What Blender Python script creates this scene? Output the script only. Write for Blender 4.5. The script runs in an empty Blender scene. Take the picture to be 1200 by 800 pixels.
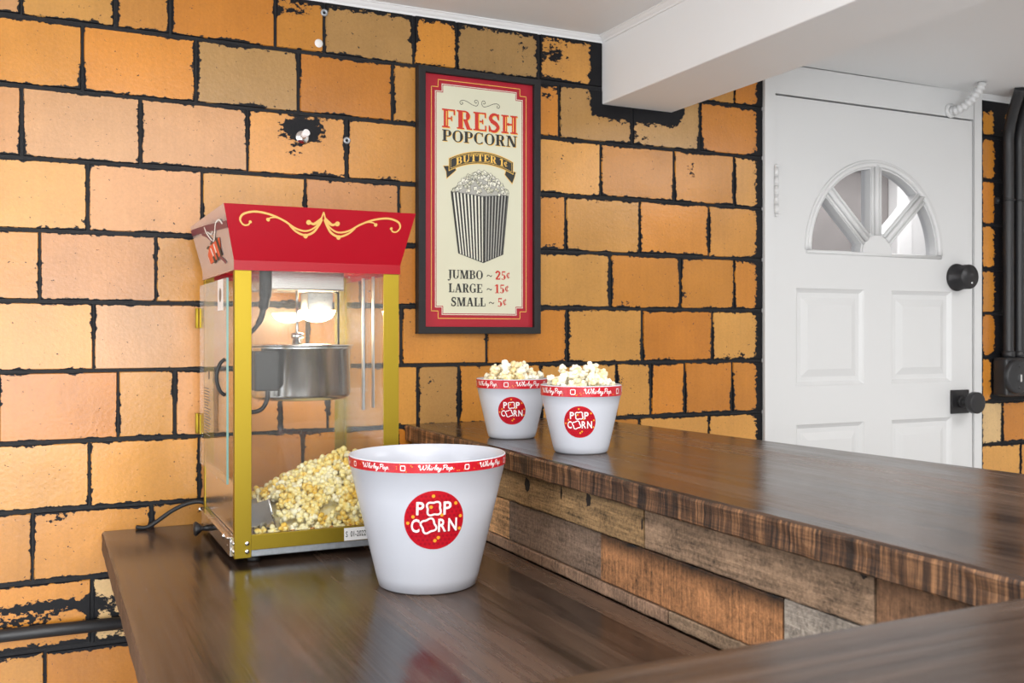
import bpy, bmesh, math, random
from mathutils import Vector, Matrix, noise

S = bpy.context.scene
C = S.collection
PI = math.pi

# ------------------------------------------------------------------ camera, light, exposure
S.view_settings.view_transform = 'Standard'
S.view_settings.look = 'None'
S.view_settings.gamma = 1.0
S.view_settings.use_curve_mapping = False
S.view_settings.exposure = 0.20
YAW = math.atan(550 / 1149)
cd = bpy.data.cameras.new('camera')
cd.sensor_width = 36
cd.lens = 36 * 1149 / 1200
cd.shift_y = -9 / 1200
cd.clip_start = 0.02
cd.dof.use_dof = True
cd.dof.focus_distance = 2.0
cd.dof.aperture_fstop = 9.0
cam = bpy.data.objects.new('camera', cd)
cam.location = (0, 0, 1.32)
cam.rotation_euler = (PI / 2, 0, -YAW)
C.objects.link(cam)
S.camera = cam
S.cycles.use_denoising = True
S.cycles.max_bounces = 10
S.cycles.transparent_max_bounces = 16
S.cycles.caustics_reflective = False
S.cycles.caustics_refractive = False
S.cycles.sample_clamp_indirect = 6

w = bpy.data.worlds.new('world')
S.world = w
w.use_nodes = True
w.node_tree.nodes['Background'].inputs[0].default_value = (0.85, 0.92, 1, 1)
w.node_tree.nodes['Background'].inputs[1].default_value = 0.6


def area(name, loc, rot, sx, sy, power, col):
    l = bpy.data.lights.new(name, 'AREA')
    l.shape = 'RECTANGLE'
    l.size, l.size_y = sx, sy
    l.energy = power
    l.color = col
    o = bpy.data.objects.new(name, l)
    o.location = loc
    o.rotation_euler = rot
    C.objects.link(o)
    return o


area('daylight_front_window', (-0.5, -2.35, 1.05), (PI / 2, 0, 0), 2.6, 1.3, 84, (0.93, 0.97, 1.0))
area('left_fill', (-2.35, 0.9, 1.35), (PI / 2, 0, -PI / 2), 1.5, 1.2, 26, (0.92, 0.96, 1.0))  # added fill light for the left sides of hood and buckets
area('ceiling_panel_lamp', (0.55, 0.55, 2.11), (0, 0, 0), 1.2, 0.8, 15, (1.0, 0.96, 0.91))
area('bounce_fill_rear', (0.2, -1.2, 2.11), (0, 0, 0), 2.0, 1.2, 62, (1.0, 0.98, 0.95))  # added out of view; bounces off the floor to brighten the ceiling
area('door_fill', (2.7, 0.5, 2.11), (0, 0, 0), 0.9, 0.9, 20, (1.0, 0.99, 0.98))  # extra unseen light put in to brighten the door


# ------------------------------------------------------------------ materials
def mat(name):
    m = bpy.data.materials.new(name)
    m.use_nodes = True
    nt = m.node_tree
    return m, nt, nt.nodes, nt.links, nt.nodes['Principled BSDF']


def simple(name, col, rough=0.5, metal=0.0, bump=0.0, bscale=80, spec=0.5, var=0.0, coat=0.0):
    m, nt, N, L, P = mat(name)
    P.inputs['Base Color'].default_value = (*col, 1)
    P.inputs['Roughness'].default_value = rough
    P.inputs['Metallic'].default_value = metal
    P.inputs['Specular IOR Level'].default_value = spec
    P.inputs['Coat Weight'].default_value = coat
    tc = N.new('ShaderNodeTexCoord')
    n = N.new('ShaderNodeTexNoise')
    n.inputs['Scale'].default_value = bscale
    n.inputs['Detail'].default_value = 4
    L.new(tc.outputs['Object'], n.inputs['Vector'])
    if bump:
        b = N.new('ShaderNodeBump')
        b.inputs['Strength'].default_value = bump
        b.inputs['Distance'].default_value = 0.002
        L.new(n.outputs['Fac'], b.inputs['Height'])
        L.new(b.outputs['Normal'], P.inputs['Normal'])
    if var:
        mx = N.new('ShaderNodeMix')
        mx.data_type = 'RGBA'
        mx.inputs['A'].default_value = (*[c * (1 - var) for c in col], 1)
        mx.inputs['B'].default_value = (*[min(1, c * (1 + var)) for c in col], 1)
        L.new(n.outputs['Fac'], mx.inputs['Factor'])
        L.new(mx.outputs['Result'], P.inputs['Base Color'])
    return m


def math_node(N, L, op, a, b=None, c=None, clamp=False):
    n = N.new('ShaderNodeMath')
    n.operation = op
    n.use_clamp = clamp
    for i, x in enumerate((a, b, c)):
        if x is None:
            continue
        if isinstance(x, (int, float)):
            n.inputs[i].default_value = x
        else:
            L.new(x, n.inputs[i])
    return n.outputs[0]


def noise_node(N, L, vec, scale, detail=4, rough=0.5, dim='3D'):
    n = N.new('ShaderNodeTexNoise')
    n.inputs['Scale'].default_value = scale
    n.inputs['Detail'].default_value = detail
    n.inputs['Roughness'].default_value = rough
    L.new(vec, n.inputs['Vector'])
    return n.outputs['Fac']


def mapping(N, L, vec, scale, loc=(0, 0, 0)):
    n = N.new('ShaderNodeMapping')
    n.inputs['Scale'].default_value = scale
    n.inputs['Location'].default_value = loc
    L.new(vec, n.inputs['Vector'])
    return n.outputs['Vector']


def ramp(N, L, fac, stops):
    n = N.new('ShaderNodeValToRGB')
    e = n.color_ramp.elements
    while len(e) < len(stops):
        e.new(0.5)
    for el, (p, c) in zip(e, stops):
        el.position = p
        el.color = (*c, 1) if len(c) == 3 else c
    L.new(fac, n.inputs['Fac'])
    return n.outputs['Color']


def mixc(N, L, fac, a, b, mode='MIX'):
    n = N.new('ShaderNodeMix')
    n.data_type = 'RGBA'
    n.blend_type = mode
    for nm, x in (('Factor', fac), ('A', a), ('B', b)):
        if isinstance(x, (int, float)):
            n.inputs[nm].default_value = x
        elif isinstance(x, tuple):
            n.inputs[nm].default_value = (*x, 1)
        else:
            L.new(x, n.inputs[nm])
    return n.outputs['Result']


def m_tile():
    m, nt, N, L, P = mat('glazed_tile')
    at = lambda nm: [setattr(x, 'attribute_name', nm) or x for x in [N.new('ShaderNodeAttribute')]][0]
    tc = N.new('ShaderNodeTexCoord').outputs['Object']
    ea, eb, chip, col = at('ea'), at('eb'), at('chip'), at('tcol')
    sa = N.new('ShaderNodeSeparateXYZ'); L.new(ea.outputs['Vector'], sa.inputs[0])
    sb = N.new('ShaderNodeSeparateXYZ'); L.new(eb.outputs['Vector'], sb.inputs[0])
    ex = math_node(N, L, 'MINIMUM', sa.outputs[0], sb.outputs[0])
    ey = math_node(N, L, 'MINIMUM', sa.outputs[1], sb.outputs[1])
    e = math_node(N, L, 'MINIMUM', ex, ey)
    n1 = noise_node(N, L, mapping(N, L, tc, (1, 1, 1.5)), 75, 6, 0.62)
    n2 = noise_node(N, L, tc, 11, 3, 0.5)
    n3 = noise_node(N, L, mapping(N, L, tc, (1.0, 1, 1.3), (3.1, 0, 1.7)), 130, 3, 0.55)
    # black wall paint that ran over the tile edges, plus overpainted patches
    edge = math_node(N, L, 'POWER', 2.718, math_node(N, L, 'MULTIPLY', e, -190))
    edge = math_node(N, L, 'MULTIPLY', edge, math_node(N, L, 'MULTIPLY_ADD', n2, 1.7, -0.42, clamp=True))
    v = math_node(N, L, 'ADD', math_node(N, L, 'MULTIPLY', edge, 0.78), math_node(N, L, 'MULTIPLY', chip.outputs['Fac'], 0.85))
    v = math_node(N, L, 'ADD', v, math_node(N, L, 'MULTIPLY', n1, 1.0))
    mk = N.new('ShaderNodeMapRange')
    mk.inputs['From Min'].default_value = 0.80
    mk.inputs['From Max'].default_value = 0.83
    L.new(v, mk.inputs['Value'])
    sp = N.new('ShaderNodeMapRange')
    sp.inputs['From Min'].default_value = 0.718
    sp.inputs['From Max'].default_value = 0.732
    L.new(math_node(N, L, 'ADD', n3, math_node(N, L, 'MULTIPLY', n2, 0.02)), sp.inputs['Value'])
    mask = math_node(N, L, 'MAXIMUM', mk.outputs[0], sp.outputs[0])
    # glaze colour
    g1 = noise_node(N, L, tc, 6, 2, 0.5)
    g2 = noise_node(N, L, mapping(N, L, tc, (90, 1, 4)), 1, 3, 0.6)
    g3 = noise_node(N, L, tc, 190, 2, 0.6)
    k = math_node(N, L, 'ADD', math_node(N, L, 'MULTIPLY_ADD', g1, 0.5, 0.60), math_node(N, L, 'MULTIPLY', g2, 0.16))
    k = math_node(N, L, 'ADD', k, math_node(N, L, 'MULTIPLY_ADD', g3, 0.26, -0.10))
    vm = N.new('ShaderNodeVectorMath'); vm.operation = 'SCALE'
    L.new(col.outputs['Color'], vm.inputs[0]); L.new(k, vm.inputs['Scale'])
    c = mixc(N, L, mask, vm.outputs[0], (0.008, 0.008, 0.010))
    L.new(c, P.inputs['Base Color'])
    L.new(math_node(N, L, 'MULTIPLY_ADD', mask, 0.24, 0.25), P.inputs['Roughness'])
    L.new(math_node(N, L, 'MULTIPLY_ADD', mask, -0.30, 0.5), P.inputs['Specular IOR Level'])
    b = N.new('ShaderNodeBump'); b.inputs['Strength'].default_value = 0.25; b.inputs['Distance'].default_value = 0.002
    h = math_node(N, L, 'ADD', math_node(N, L, 'MULTIPLY', noise_node(N, L, tc, 150, 2, 0.5), 0.6), math_node(N, L, 'MULTIPLY', g1, 3.0))
    L.new(h, b.inputs['Height']); L.new(b.outputs['Normal'], P.inputs['Normal'])
    return m


def m_wood_top(name='dark_wood_top', axis=1, board=0.15, dark=(0.018, 0.012, 0.010), light=(0.110, 0.068, 0.047)):
    m, nt, N, L, P = mat(name)
    tc = N.new('ShaderNodeTexCoord').outputs['Object']
    sx = N.new('ShaderNodeSeparateXYZ'); L.new(tc, sx.inputs[0])
    across = sx.outputs[0] if axis == 1 else sx.outputs[1]
    bd = math_node(N, L, 'FLOOR', math_node(N, L, 'DIVIDE', across, board))
    wn = N.new('ShaderNodeTexWhiteNoise'); wn.noise_dimensions = '1D'; L.new(bd, wn.inputs['W'])
    cmb = N.new('ShaderNodeCombineXYZ'); L.new(math_node(N, L, 'MULTIPLY', wn.outputs['Value'], 9.0), cmb.inputs[axis])
    va = N.new('ShaderNodeVectorMath'); L.new(tc, va.inputs[0]); L.new(cmb.outputs[0], va.inputs[1])
    sc = (14, 1.1, 14) if axis == 1 else (1.1, 14, 14)
    sc2 = (110, 3, 60) if axis == 1 else (3, 110, 60)
    wv = N.new('ShaderNodeTexNoise'); wv.inputs['Scale'].default_value = 1.0; wv.inputs['Detail'].default_value = 5
    wv.inputs['Distortion'].default_value = 0.8
    L.new(mapping(N, L, va.outputs[0], sc), wv.inputs['Vector'])
    g2 = noise_node(N, L, mapping(N, L, va.outputs[0], sc2), 1.0, 4, 0.6)
    f = math_node(N, L, 'ADD', math_node(N, L, 'MULTIPLY', wv.outputs['Fac'], 0.62), math_node(N, L, 'MULTIPLY', g2, 0.42))
    f = math_node(N, L, 'ADD', f, math_node(N, L, 'MULTIPLY_ADD', wn.outputs['Value'], 0.16, -0.08))
    col = ramp(N, L, f, [(0.36, dark), (0.5, tuple(a * .6 + b * .4 for a, b in zip(dark, light))), (0.66, light)])
    L.new(col, P.inputs['Base Color'])
    P.inputs['Specular IOR Level'].default_value = 0.36
    sm = noise_node(N, L, tc, 4, 4, 0.6)
    L.new(math_node(N, L, 'ADD', math_node(N, L, 'MULTIPLY_ADD', sm, 0.16, 0.0), math_node(N, L, 'MULTIPLY_ADD', f, 0.42, -0.06), clamp=True), P.inputs['Roughness'])
    b = N.new('ShaderNodeBump'); b.inputs['Strength'].default_value = 0.5; b.inputs['Distance'].default_value = 0.0018
    L.new(f, b.inputs['Height']); L.new(b.outputs['Normal'], P.inputs['Normal'])
    return m


def m_sawn(name, axis, c0, c1, c2):
    """rough-sawn edge: kerf lines run up and down the face, spaced along the given axis"""
    m, nt, N, L, P = mat(name)
    tc = N.new('ShaderNodeTexCoord').outputs['Object']
    sc = [3, 3, 3]; sc[axis] = 190; sc[2] = 7
    k1 = noise_node(N, L, mapping(N, L, tc, tuple(sc)), 1.0, 5, 0.75)
    sc = [4, 4, 4]; sc[axis] = 48; sc[2] = 3
    k2 = noise_node(N, L, mapping(N, L, tc, tuple(sc)), 1.0, 3, 0.6)
    sc = [3, 3, 3]; sc[axis] = 10; sc[2] = 320
    k3 = noise_node(N, L, mapping(N, L, tc, tuple(sc)), 1.0, 2, 0.6)
    f = math_node(N, L, 'ADD', math_node(N, L, 'MULTIPLY', k1, 0.75), math_node(N, L, 'MULTIPLY', k2, 0.4))
    f = math_node(N, L, 'ADD', f, math_node(N, L, 'MULTIPLY_ADD', k3, 0.2, -0.1))
    big = noise_node(N, L, tc, 2.3, 2, 0.5)
    f = math_node(N, L, 'ADD', f, math_node(N, L, 'MULTIPLY_ADD', big, 0.3, -0.15))
    L.new(ramp(N, L, f, [(0.46, c0), (0.58, c1), (0.74, c2)]), P.inputs['Base Color'])
    P.inputs['Roughness'].default_value = 0.62
    b = N.new('ShaderNodeBump'); b.inputs['Strength'].default_value = 0.6; b.inputs['Distance'].default_value = 0.002
    L.new(f, b.inputs['Height']); L.new(b.outputs['Normal'], P.inputs['Normal'])
    return m


def m_plank():
    m, nt, N, L, P = mat('reclaimed_plank')
    tc = N.new('ShaderNodeTexCoord').outputs['Object']
    at = N.new('ShaderNodeAttribute'); at.attribute_name = 'tcol'
    ak = N.new('ShaderNodeAttribute'); ak.attribute_name = 'chip'      # strength of the saw marks on that plank
    ed = N.new('ShaderNodeAttribute'); ed.attribute_name = 'ea'        # darker band along the top of a plank
    k1 = noise_node(N, L, mapping(N, L, tc, (3, 210, 12)), 1.0, 5, 0.75)
    gr = noise_node(N, L, mapping(N, L, tc, (3, 9, 140)), 1.0, 5, 0.7)
    bl = noise_node(N, L, mapping(N, L, tc, (1, 1, 1.6)), 16, 4, 0.6)
    lf = noise_node(N, L, tc, 170, 3, 0.7)
    a = mixc(N, L, ak.outputs['Fac'], gr, k1)
    s = N.new('ShaderNodeSeparateColor'); L.new(a, s.inputs[0])
    f = math_node(N, L, 'ADD', math_node(N, L, 'MULTIPLY', s.outputs[0], 1.25), math_node(N, L, 'MULTIPLY', bl, 0.75))
    f = math_node(N, L, 'ADD', f, math_node(N, L, 'MULTIPLY', lf, 0.85))
    f = math_node(N, L, 'MULTIPLY_ADD', f, 2.6, -2.58)
    f = math_node(N, L, 'MAXIMUM', f, 0.10)
    se = N.new('ShaderNodeSeparateXYZ'); L.new(ed.outputs['Vector'], se.inputs[0])
    top_f = math_node(N, L, 'MULTIPLY_ADD', math_node(N, L, 'MULTIPLY', se.outputs[0], math_node(N, L, 'ADD', bl, 0.35)), -1.05, 1.0, clamp=True)
    f = math_node(N, L, 'MULTIPLY', f, top_f)
    vm = N.new('ShaderNodeVectorMath'); vm.operation = 'SCALE'
    L.new(at.outputs['Color'], vm.inputs[0]); L.new(f, vm.inputs['Scale'])
    L.new(vm.outputs[0], P.inputs['Base Color'])
    P.inputs['Roughness'].default_value = 0.7
    b = N.new('ShaderNodeBump'); b.inputs['Strength'].default_value = 0.55; b.inputs['Distance'].default_value = 0.002
    L.new(f, b.inputs['Height']); L.new(b.outputs['Normal'], P.inputs['Normal'])
    return m


def m_glass(name, tint=(1, 1, 1), dust=0.06, streak=0.0, base=0.035):
    m = bpy.data.materials.new(name)
    m.use_nodes = True
    N, L = m.node_tree.nodes, m.node_tree.links
    N.remove(N['Principled BSDF'])
    out = N['Material Output']
    tr = N.new('ShaderNodeBsdfTransparent'); tr.inputs[0].default_value = (*tint, 1)
    gl = N.new('ShaderNodeBsdfGlossy'); gl.inputs['Roughness'].default_value = 0.03
    df = N.new('ShaderNodeBsdfDiffuse'); df.inputs[0].default_value = (0.85, 0.85, 0.85, 1)
    lw = N.new('ShaderNodeLayerWeight'); lw.inputs['Blend'].default_value = 0.5
    fr = math_node(N, L, 'MULTIPLY_ADD', math_node(N, L, 'POWER', lw.outputs['Facing'], 5), 0.8, base)
    mx = N.new('ShaderNodeMixShader'); L.new(fr, mx.inputs[0]); L.new(tr.outputs[0], mx.inputs[1]); L.new(gl.outputs[0], mx.inputs[2])
    tc = N.new('ShaderNodeTexCoord').outputs['Object']
    n1 = noise_node(N, L, tc, 260, 3, 0.7)
    n2 = noise_node(N, L, tc, 5, 3, 0.6)
    sp = N.new('ShaderNodeMapRange'); sp.inputs['From Min'].default_value = 0.60; sp.inputs['From Max'].default_value = 0.70
    L.new(n1, sp.inputs['Value'])
    up = N.new('ShaderNodeSeparateXYZ'); L.new(tc, up.inputs[0])
    hi = N.new('ShaderNodeMapRange'); hi.inputs['From Min'].default_value = 0.30; hi.inputs['From Max'].default_value = 0.52
    L.new(up.outputs[2], hi.inputs['Value'])     # grease specks and the painted reflection haze gather in the upper part
    d = math_node(N, L, 'MULTIPLY', sp.outputs[0], math_node(N, L, 'MULTIPLY_ADD', hi.outputs[0], dust * 6, dust * 0.6))
    d = math_node(N, L, 'ADD', d, math_node(N, L, 'MULTIPLY', n2, dust * 0.5))
    if streak:  # whitish reflection on the side door, painted as diffuse haze
        n4 = noise_node(N, L, mapping(N, L, tc, (1, 60, 160)), 1.0, 3, 0.6)
        d = math_node(N, L, 'ADD', d, math_node(N, L, 'MULTIPLY', math_node(N, L, 'MULTIPLY', n4, hi.outputs[0]), streak))
    m2 = N.new('ShaderNodeMixShader'); L.new(d, m2.inputs[0]); L.new(mx.outputs[0], m2.inputs[1]); L.new(df.outputs[0], m2.inputs[2])
    L.new(m2.outputs[0], out.inputs[0])
    return m


def m_popcorn(name, a, b, c):
    m, nt, N, L, P = mat(name)
    oi = N.new('ShaderNodeObjectInfo')
    tc = N.new('ShaderNodeTexCoord').outputs['Object']
    n = noise_node(N, L, tc, 95, 3, 0.6)
    f = math_node(N, L, 'ADD', math_node(N, L, 'MULTIPLY', n, 0.9), math_node(N, L, 'MULTIPLY_ADD', oi.outputs['Random'], 0.5, -0.2))
    L.new(ramp(N, L, f, [(0.25, a), (0.5, b), (0.85, c)]), P.inputs['Base Color'])
    P.inputs['Roughness'].default_value = 0.6
    P.inputs['Subsurface Weight'].default_value = 0.0
    return m


def m_emit(name, col, s):
    m, nt, N, L, P = mat(name)
    P.inputs['Base Color'].default_value = (*col, 1)
    P.inputs['Emission Color'].default_value = (*col, 1)
    P.inputs['Emission Strength'].default_value = s
    return m


def m_brushed(name, col, rough, sc=(2, 2, 160)):
    m, nt, N, L, P = mat(name)
    tc = N.new('ShaderNodeTexCoord').outputs['Object']
    n = noise_node(N, L, mapping(N, L, tc, sc), 1.0, 3, 0.6)
    P.inputs['Metallic'].default_value = 1
    P.inputs['Base Color'].default_value = (*col, 1)
    L.new(math_node(N, L, 'MULTIPLY_ADD', n, 0.25, rough), P.inputs['Roughness'])
    b = N.new('ShaderNodeBump'); b.inputs['Strength'].default_value = 0.08; b.inputs['Distance'].default_value = 0.001
    L.new(n, b.inputs['Height']); L.new(b.outputs['Normal'], P.inputs['Normal'])
    return m


TILE = m_tile()
MORTAR = simple('black_mortar', (0.010, 0.010, 0.012), 0.6, spec=0.3, bump=0.5, bscale=160, var=0.3)
WHITE = simple('white_ceiling_paint', (0.80, 0.805, 0.81), 0.55, bump=0.08, bscale=50)
DOORW = simple('white_door_paint', (0.69, 0.69, 0.69), 0.38, bump=0.08, bscale=30)
PLASTER = simple('pale_plaster', (0.78, 0.77, 0.75), 0.8, bump=0.2, bscale=20, var=0.15)
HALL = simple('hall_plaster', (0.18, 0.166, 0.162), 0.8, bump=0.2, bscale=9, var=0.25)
FLOORM = m_wood_top('floor_boards', 1, 0.12, (0.46, 0.46, 0.46), (0.64, 0.64, 0.645))
WOODY = m_wood_top('dark_bar_top', 1)
WOODX = m_wood_top('dark_return_top', 0, light=(0.075, 0.050, 0.038))
SAWY = m_sawn('sawn_edge', 1, (0.012, 0.007, 0.005), (0.088, 0.042, 0.021), (0.36, 0.18, 0.08))
SAWX = m_sawn('sawn_edge_cross', 0, (0.022, 0.011, 0.007), (0.085, 0.040, 0.020), (0.30, 0.155, 0.07))
EDGE = m_sawn('stained_edge', 1, (0.045, 0.024, 0.014), (0.09, 0.048, 0.028), (0.15, 0.08, 0.045))
PLANK = m_plank()
BLACK = simple('black_paint', (0.02, 0.02, 0.022), 0.42, bump=0.15, bscale=90)
BLACKFR = simple('black_frame', (0.018, 0.017, 0.018), 0.55, spec=0.3, bump=0.1, bscale=140)
RUBBER = simple('black_rubber', (0.015, 0.015, 0.016), 0.55)
HARDW = simple('black_hardware', (0.035, 0.034, 0.036), 0.38, metal=0.5)
GOLD = m_brushed('gold_anodised', (0.35, 0.25, 0.028), 0.36, (2, 2, 3))
STEEL = m_brushed('polished_steel', (0.80, 0.80, 0.80), 0.08, (60, 60, 3))
SHEET = m_brushed('steel_sheet', (0.70, 0.67, 0.65), 0.10, (3, 90, 90))
GALV = simple('galvanised_strip', (0.42, 0.45, 0.48), 0.45, metal=0.7, bump=0.1, bscale=120, var=0.25)
CHROME = simple('chrome', (0.8, 0.8, 0.8), 0.12, metal=1.0)
RED = simple('red_enamel', (0.33, 0.0010, 0.010), 0.33, bump=0.02, spec=0.3)
MAUVE = simple('hood_side_reflection_tint', (0.56, 0.47, 0.48), 0.22, metal=0.55)  # mauve-grey puts reflected tile and window light into the colour
MAROON = simple('maroon_reflection', (0.16, 0.03, 0.055), 0.4)
ORNG = simple('orange_red_print', (0.72, 0.075, 0.02), 0.4)
GOLDP = simple('gold_print', (0.72, 0.42, 0.12), 0.42, metal=0.2)
WPRINT = simple('white_print', (0.82, 0.80, 0.78), 0.5)
BUCKW = simple('white_plastic', (0.58, 0.60, 0.665), 0.26, spec=0.5)
BUCKR = simple('red_band_print', (0.50, 0.005, 0.016), 0.35, var=0.25, bscale=260)
BDARK = simple('dark_red_print', (0.36, 0.003, 0.015), 0.35)
BYEL = simple('yellow_print', (0.90, 0.38, 0.03), 0.4)
BWHT = simple('white_ink', (0.9, 0.88, 0.87), 0.4)
GLASS = m_glass('clear_glass', (0.98, 0.985, 0.98), 0.05)
SGLASS = m_glass('side_glass', (0.97, 0.98, 0.97), 0.05, 0.28, 0.05)
EGLASS = simple('green_glass_edge', (0.20, 0.36, 0.32), 0.2)
DGLASS = m_glass('door_glass', (0.96, 0.96, 0.97), 0.03)
POPW = m_popcorn('popcorn_white', (0.88, 0.70, 0.34), (0.94, 0.87, 0.66), (0.96, 0.93, 0.82))
POPY = m_popcorn('popcorn_yellow', (0.88, 0.54, 0.05), (0.97, 0.82, 0.33), (0.98, 0.93, 0.72))
KERN = simple('old_kernel', (0.55, 0.22, 0.03), 0.4, var=0.4, bscale=100)
BULB = m_emit('warm_bulb', (1.0, 0.78, 0.50), 85.0)
P_RED = simple('poster_red', (0.38, 0.004, 0.018), 0.42)
P_CREAM = simple('poster_cream', (0.66, 0.645, 0.49), 0.5)
P_BLACK = simple('poster_black', (0.022, 0.022, 0.020), 0.5)
P_YEL = simple('poster_yellow', (0.85, 0.52, 0.10), 0.5)
P_WHITE = simple('poster_white', (0.80, 0.78, 0.66), 0.5)
P_FRED = simple('poster_letter_red', (0.55, 0.03, 0.015), 0.5)
P_GREY = simple('poster_grey', (0.42, 0.41, 0.37), 0.5)


# ------------------------------------------------------------------ mesh builder
class MB:
    def __init__(self):
        self.v, self.f, self.m, self.s = [], [], [], []
        self.att = {}

    def add(self, verts, faces, mi=0, smooth=False):
        o = len(self.v)
        self.v += [Vector(p) for p in verts]
        for f in faces:
            self.f.append(tuple(i + o for i in f)); self.m.append(mi); self.s.append(smooth)
        return o

    def box(self, a, b, mi=0, M=None):
        x0, y0, z0 = a; x1, y1, z1 = b
        vs = [Vector((x, y, z)) for z in (z0, z1) for y in (y0, y1) for x in (x0, x1)]
        if M: vs = [M @ p for p in vs]
        self.add(vs, [(0, 2, 3, 1), (4, 5, 7, 6), (0, 1, 5, 4), (2, 6, 7, 3), (0, 4, 6, 2), (1, 3, 7, 5)], mi)
        return self

    def tube(self, pts, r, n=12, mi=0, cap=True):
        pts = [Vector(p) for p in pts]
        rs = r if isinstance(r, (list, tuple)) else [r] * len(pts)
        rings, up = [], None
        for i, p in enumerate(pts):
            t = (pts[min(i + 1, len(pts) - 1)] - pts[max(i - 1, 0)]).normalized()
            if up is None:
                up = t.orthogonal().normalized()
            up = (up - t * up.dot(t)).normalized()
            sd = t.cross(up)
            rings.append([p + (up * math.cos(2 * PI * k / n) + sd * math.sin(2 * PI * k / n)) * rs[i] for k in range(n)])
        o = len(self.v)
        vs = [q for rg in rings for q in rg]
        fs = [(i * n + k, i * n + (k + 1) % n, (i + 1) * n + (k + 1) % n, (i + 1) * n + k) for i in range(len(pts) - 1) for k in range(n)]
        self.add(vs, fs, mi, True)
        if cap:
            self.add(rings[0], [tuple(range(n - 1, -1, -1))], mi)
            self.add(rings[-1], [tuple(range(n))], mi)
        return self

    def lathe(self, prof, c=(0, 0, 0), n=48, mi=0, axis='Z', smooth=True, flat_ends=False):
        c = Vector(c)
        vs = []
        for r, h in prof:
            for k in range(n):
                a = 2 * PI * k / n
                if axis == 'Z': d = Vector((r * math.cos(a), r * math.sin(a), h))
                elif axis == 'Y': d = Vector((r * math.cos(a), h, r * math.sin(a)))
                else: d = Vector((h, r * math.cos(a), r * math.sin(a)))
                vs.append(c + d)
        fs = [(i * n + k, i * n + (k + 1) % n, (i + 1) * n + (k + 1) % n, (i + 1) * n + k) for i in range(len(prof) - 1) for k in range(n)]
        self.add(vs, fs, mi, smooth)
        return self

    def flat(self, polys, fn, mi=0):
        """2-D polygons mapped into space"""
        for p in polys:
            self.add([fn(*q) for q in p], [tuple(range(len(p)))], mi)
        return self

    def mesh2d(self, vf, fn, mi=0):
        vs, fs = vf
        self.add([fn(*q) for q in vs], fs, mi)
        return self

    def build(self, name, mats, parent=None, origin=None, bevel=0, weld=True, seg=2):
        if parent is not None:
            off = Vector((0, 0, 0)); q_ = parent
            while q_ is not None:
                off += q_.location; q_ = q_.parent
        else:
            off = Vector(origin) if origin is not None else Vector((0, 0, 0))
        me = bpy.data.meshes.new(name)
        me.from_pydata([p - off for p in self.v], [], self.f)
        mats = mats if isinstance(mats, (list, tuple)) else [mats]
        for mm in mats: me.materials.append(mm)
        me.polygons.foreach_set('material_index', self.m)
        me.polygons.foreach_set('use_smooth', self.s)
        for nm, (tp, dat) in self.att.items():
            a = me.attributes.new(nm, tp, 'POINT')
            if tp == 'FLOAT': a.data.foreach_set('value', dat)
            elif tp == 'FLOAT_VECTOR': a.data.foreach_set('vector', [c for p in dat for c in p])
            else: a.data.foreach_set('color', [c for p in dat for c in p])
        if weld and not self.att:
            bm = bmesh.new(); bm.from_mesh(me)
            bmesh.ops.remove_doubles(bm, verts=bm.verts, dist=1e-6)
            bmesh.ops.recalc_face_normals(bm, faces=bm.faces)
            bm.to_mesh(me); bm.free()
        me.update()
        o = bpy.data.objects.new(name, me)
        C.objects.link(o)
        if parent is not None:
            o.parent = parent
        else:
            o.location = off
        if bevel:
            md = o.modifiers.new('bevel', 'BEVEL')
            md.width = bevel; md.segments = seg; md.limit_method = 'ANGLE'; md.angle_limit = math.radians(35)
            md.harden_normals = False
        return o


def tag(o, label, cat, group=None):
    o['label'] = label; o['category'] = cat
    if group: o['group'] = group
    return o


def struct(o, label=None):
    o['kind'] = 'structure'
    if label: o['label'] = label
    return o


def thing(name, loc, label, cat, group=None):
    o = bpy.data.objects.new(name, None)
    o.empty_display_size = 0.05
    o.location = loc
    C.objects.link(o)
    tag(o, label, cat, group)
    return o


# ------------------------------------------------------------------ 2-D helpers
def stroke(pts, wd, closed=False):
    """polyline with width -> quads (wd may be a list)"""
    n = len(pts)
    ws = wd if isinstance(wd, (list, tuple)) else [wd] * n
    L_, R_ = [], []
    for i in range(n):
        if closed: a, b = pts[(i - 1) % n], pts[(i + 1) % n]
        else: a, b = pts[max(i - 1, 0)], pts[min(i + 1, n - 1)]
        dx, dy = b[0] - a[0], b[1] - a[1]
        l = math.hypot(dx, dy) or 1
        nx, ny = -dy / l * ws[i] / 2, dx / l * ws[i] / 2
        L_.append((pts[i][0] + nx, pts[i][1] + ny)); R_.append((pts[i][0] - nx, pts[i][1] - ny))
    return [[L_[i], R_[i], R_[(i + 1) % n], L_[(i + 1) % n]] for i in range(n if closed else n - 1)]


def smoothline(pts, k=6, closed=False):
    out = []
    n = len(pts)
    rng = range(n) if closed else range(n - 1)
    for i in rng:
        if closed: p = [pts[(i + j) % n] for j in (-1, 0, 1, 2)]
        else: p = [pts[max(i - 1, 0)], pts[i], pts[i + 1], pts[min(i + 2, n - 1)]]
        for s in range(k):
            t = s / k
            out.append(tuple(0.5 * ((2 * p[1][c]) + (-p[0][c] + p[2][c]) * t + (2 * p[0][c] - 5 * p[1][c] + 4 * p[2][c] - p[3][c]) * t * t
                                    + (-p[0][c] + 3 * p[1][c] - 3 * p[2][c] + p[3][c]) * t ** 3) for c in range(len(pts[0]))))
    if not closed: out.append(tuple(pts[-1]))
    return out


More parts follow.
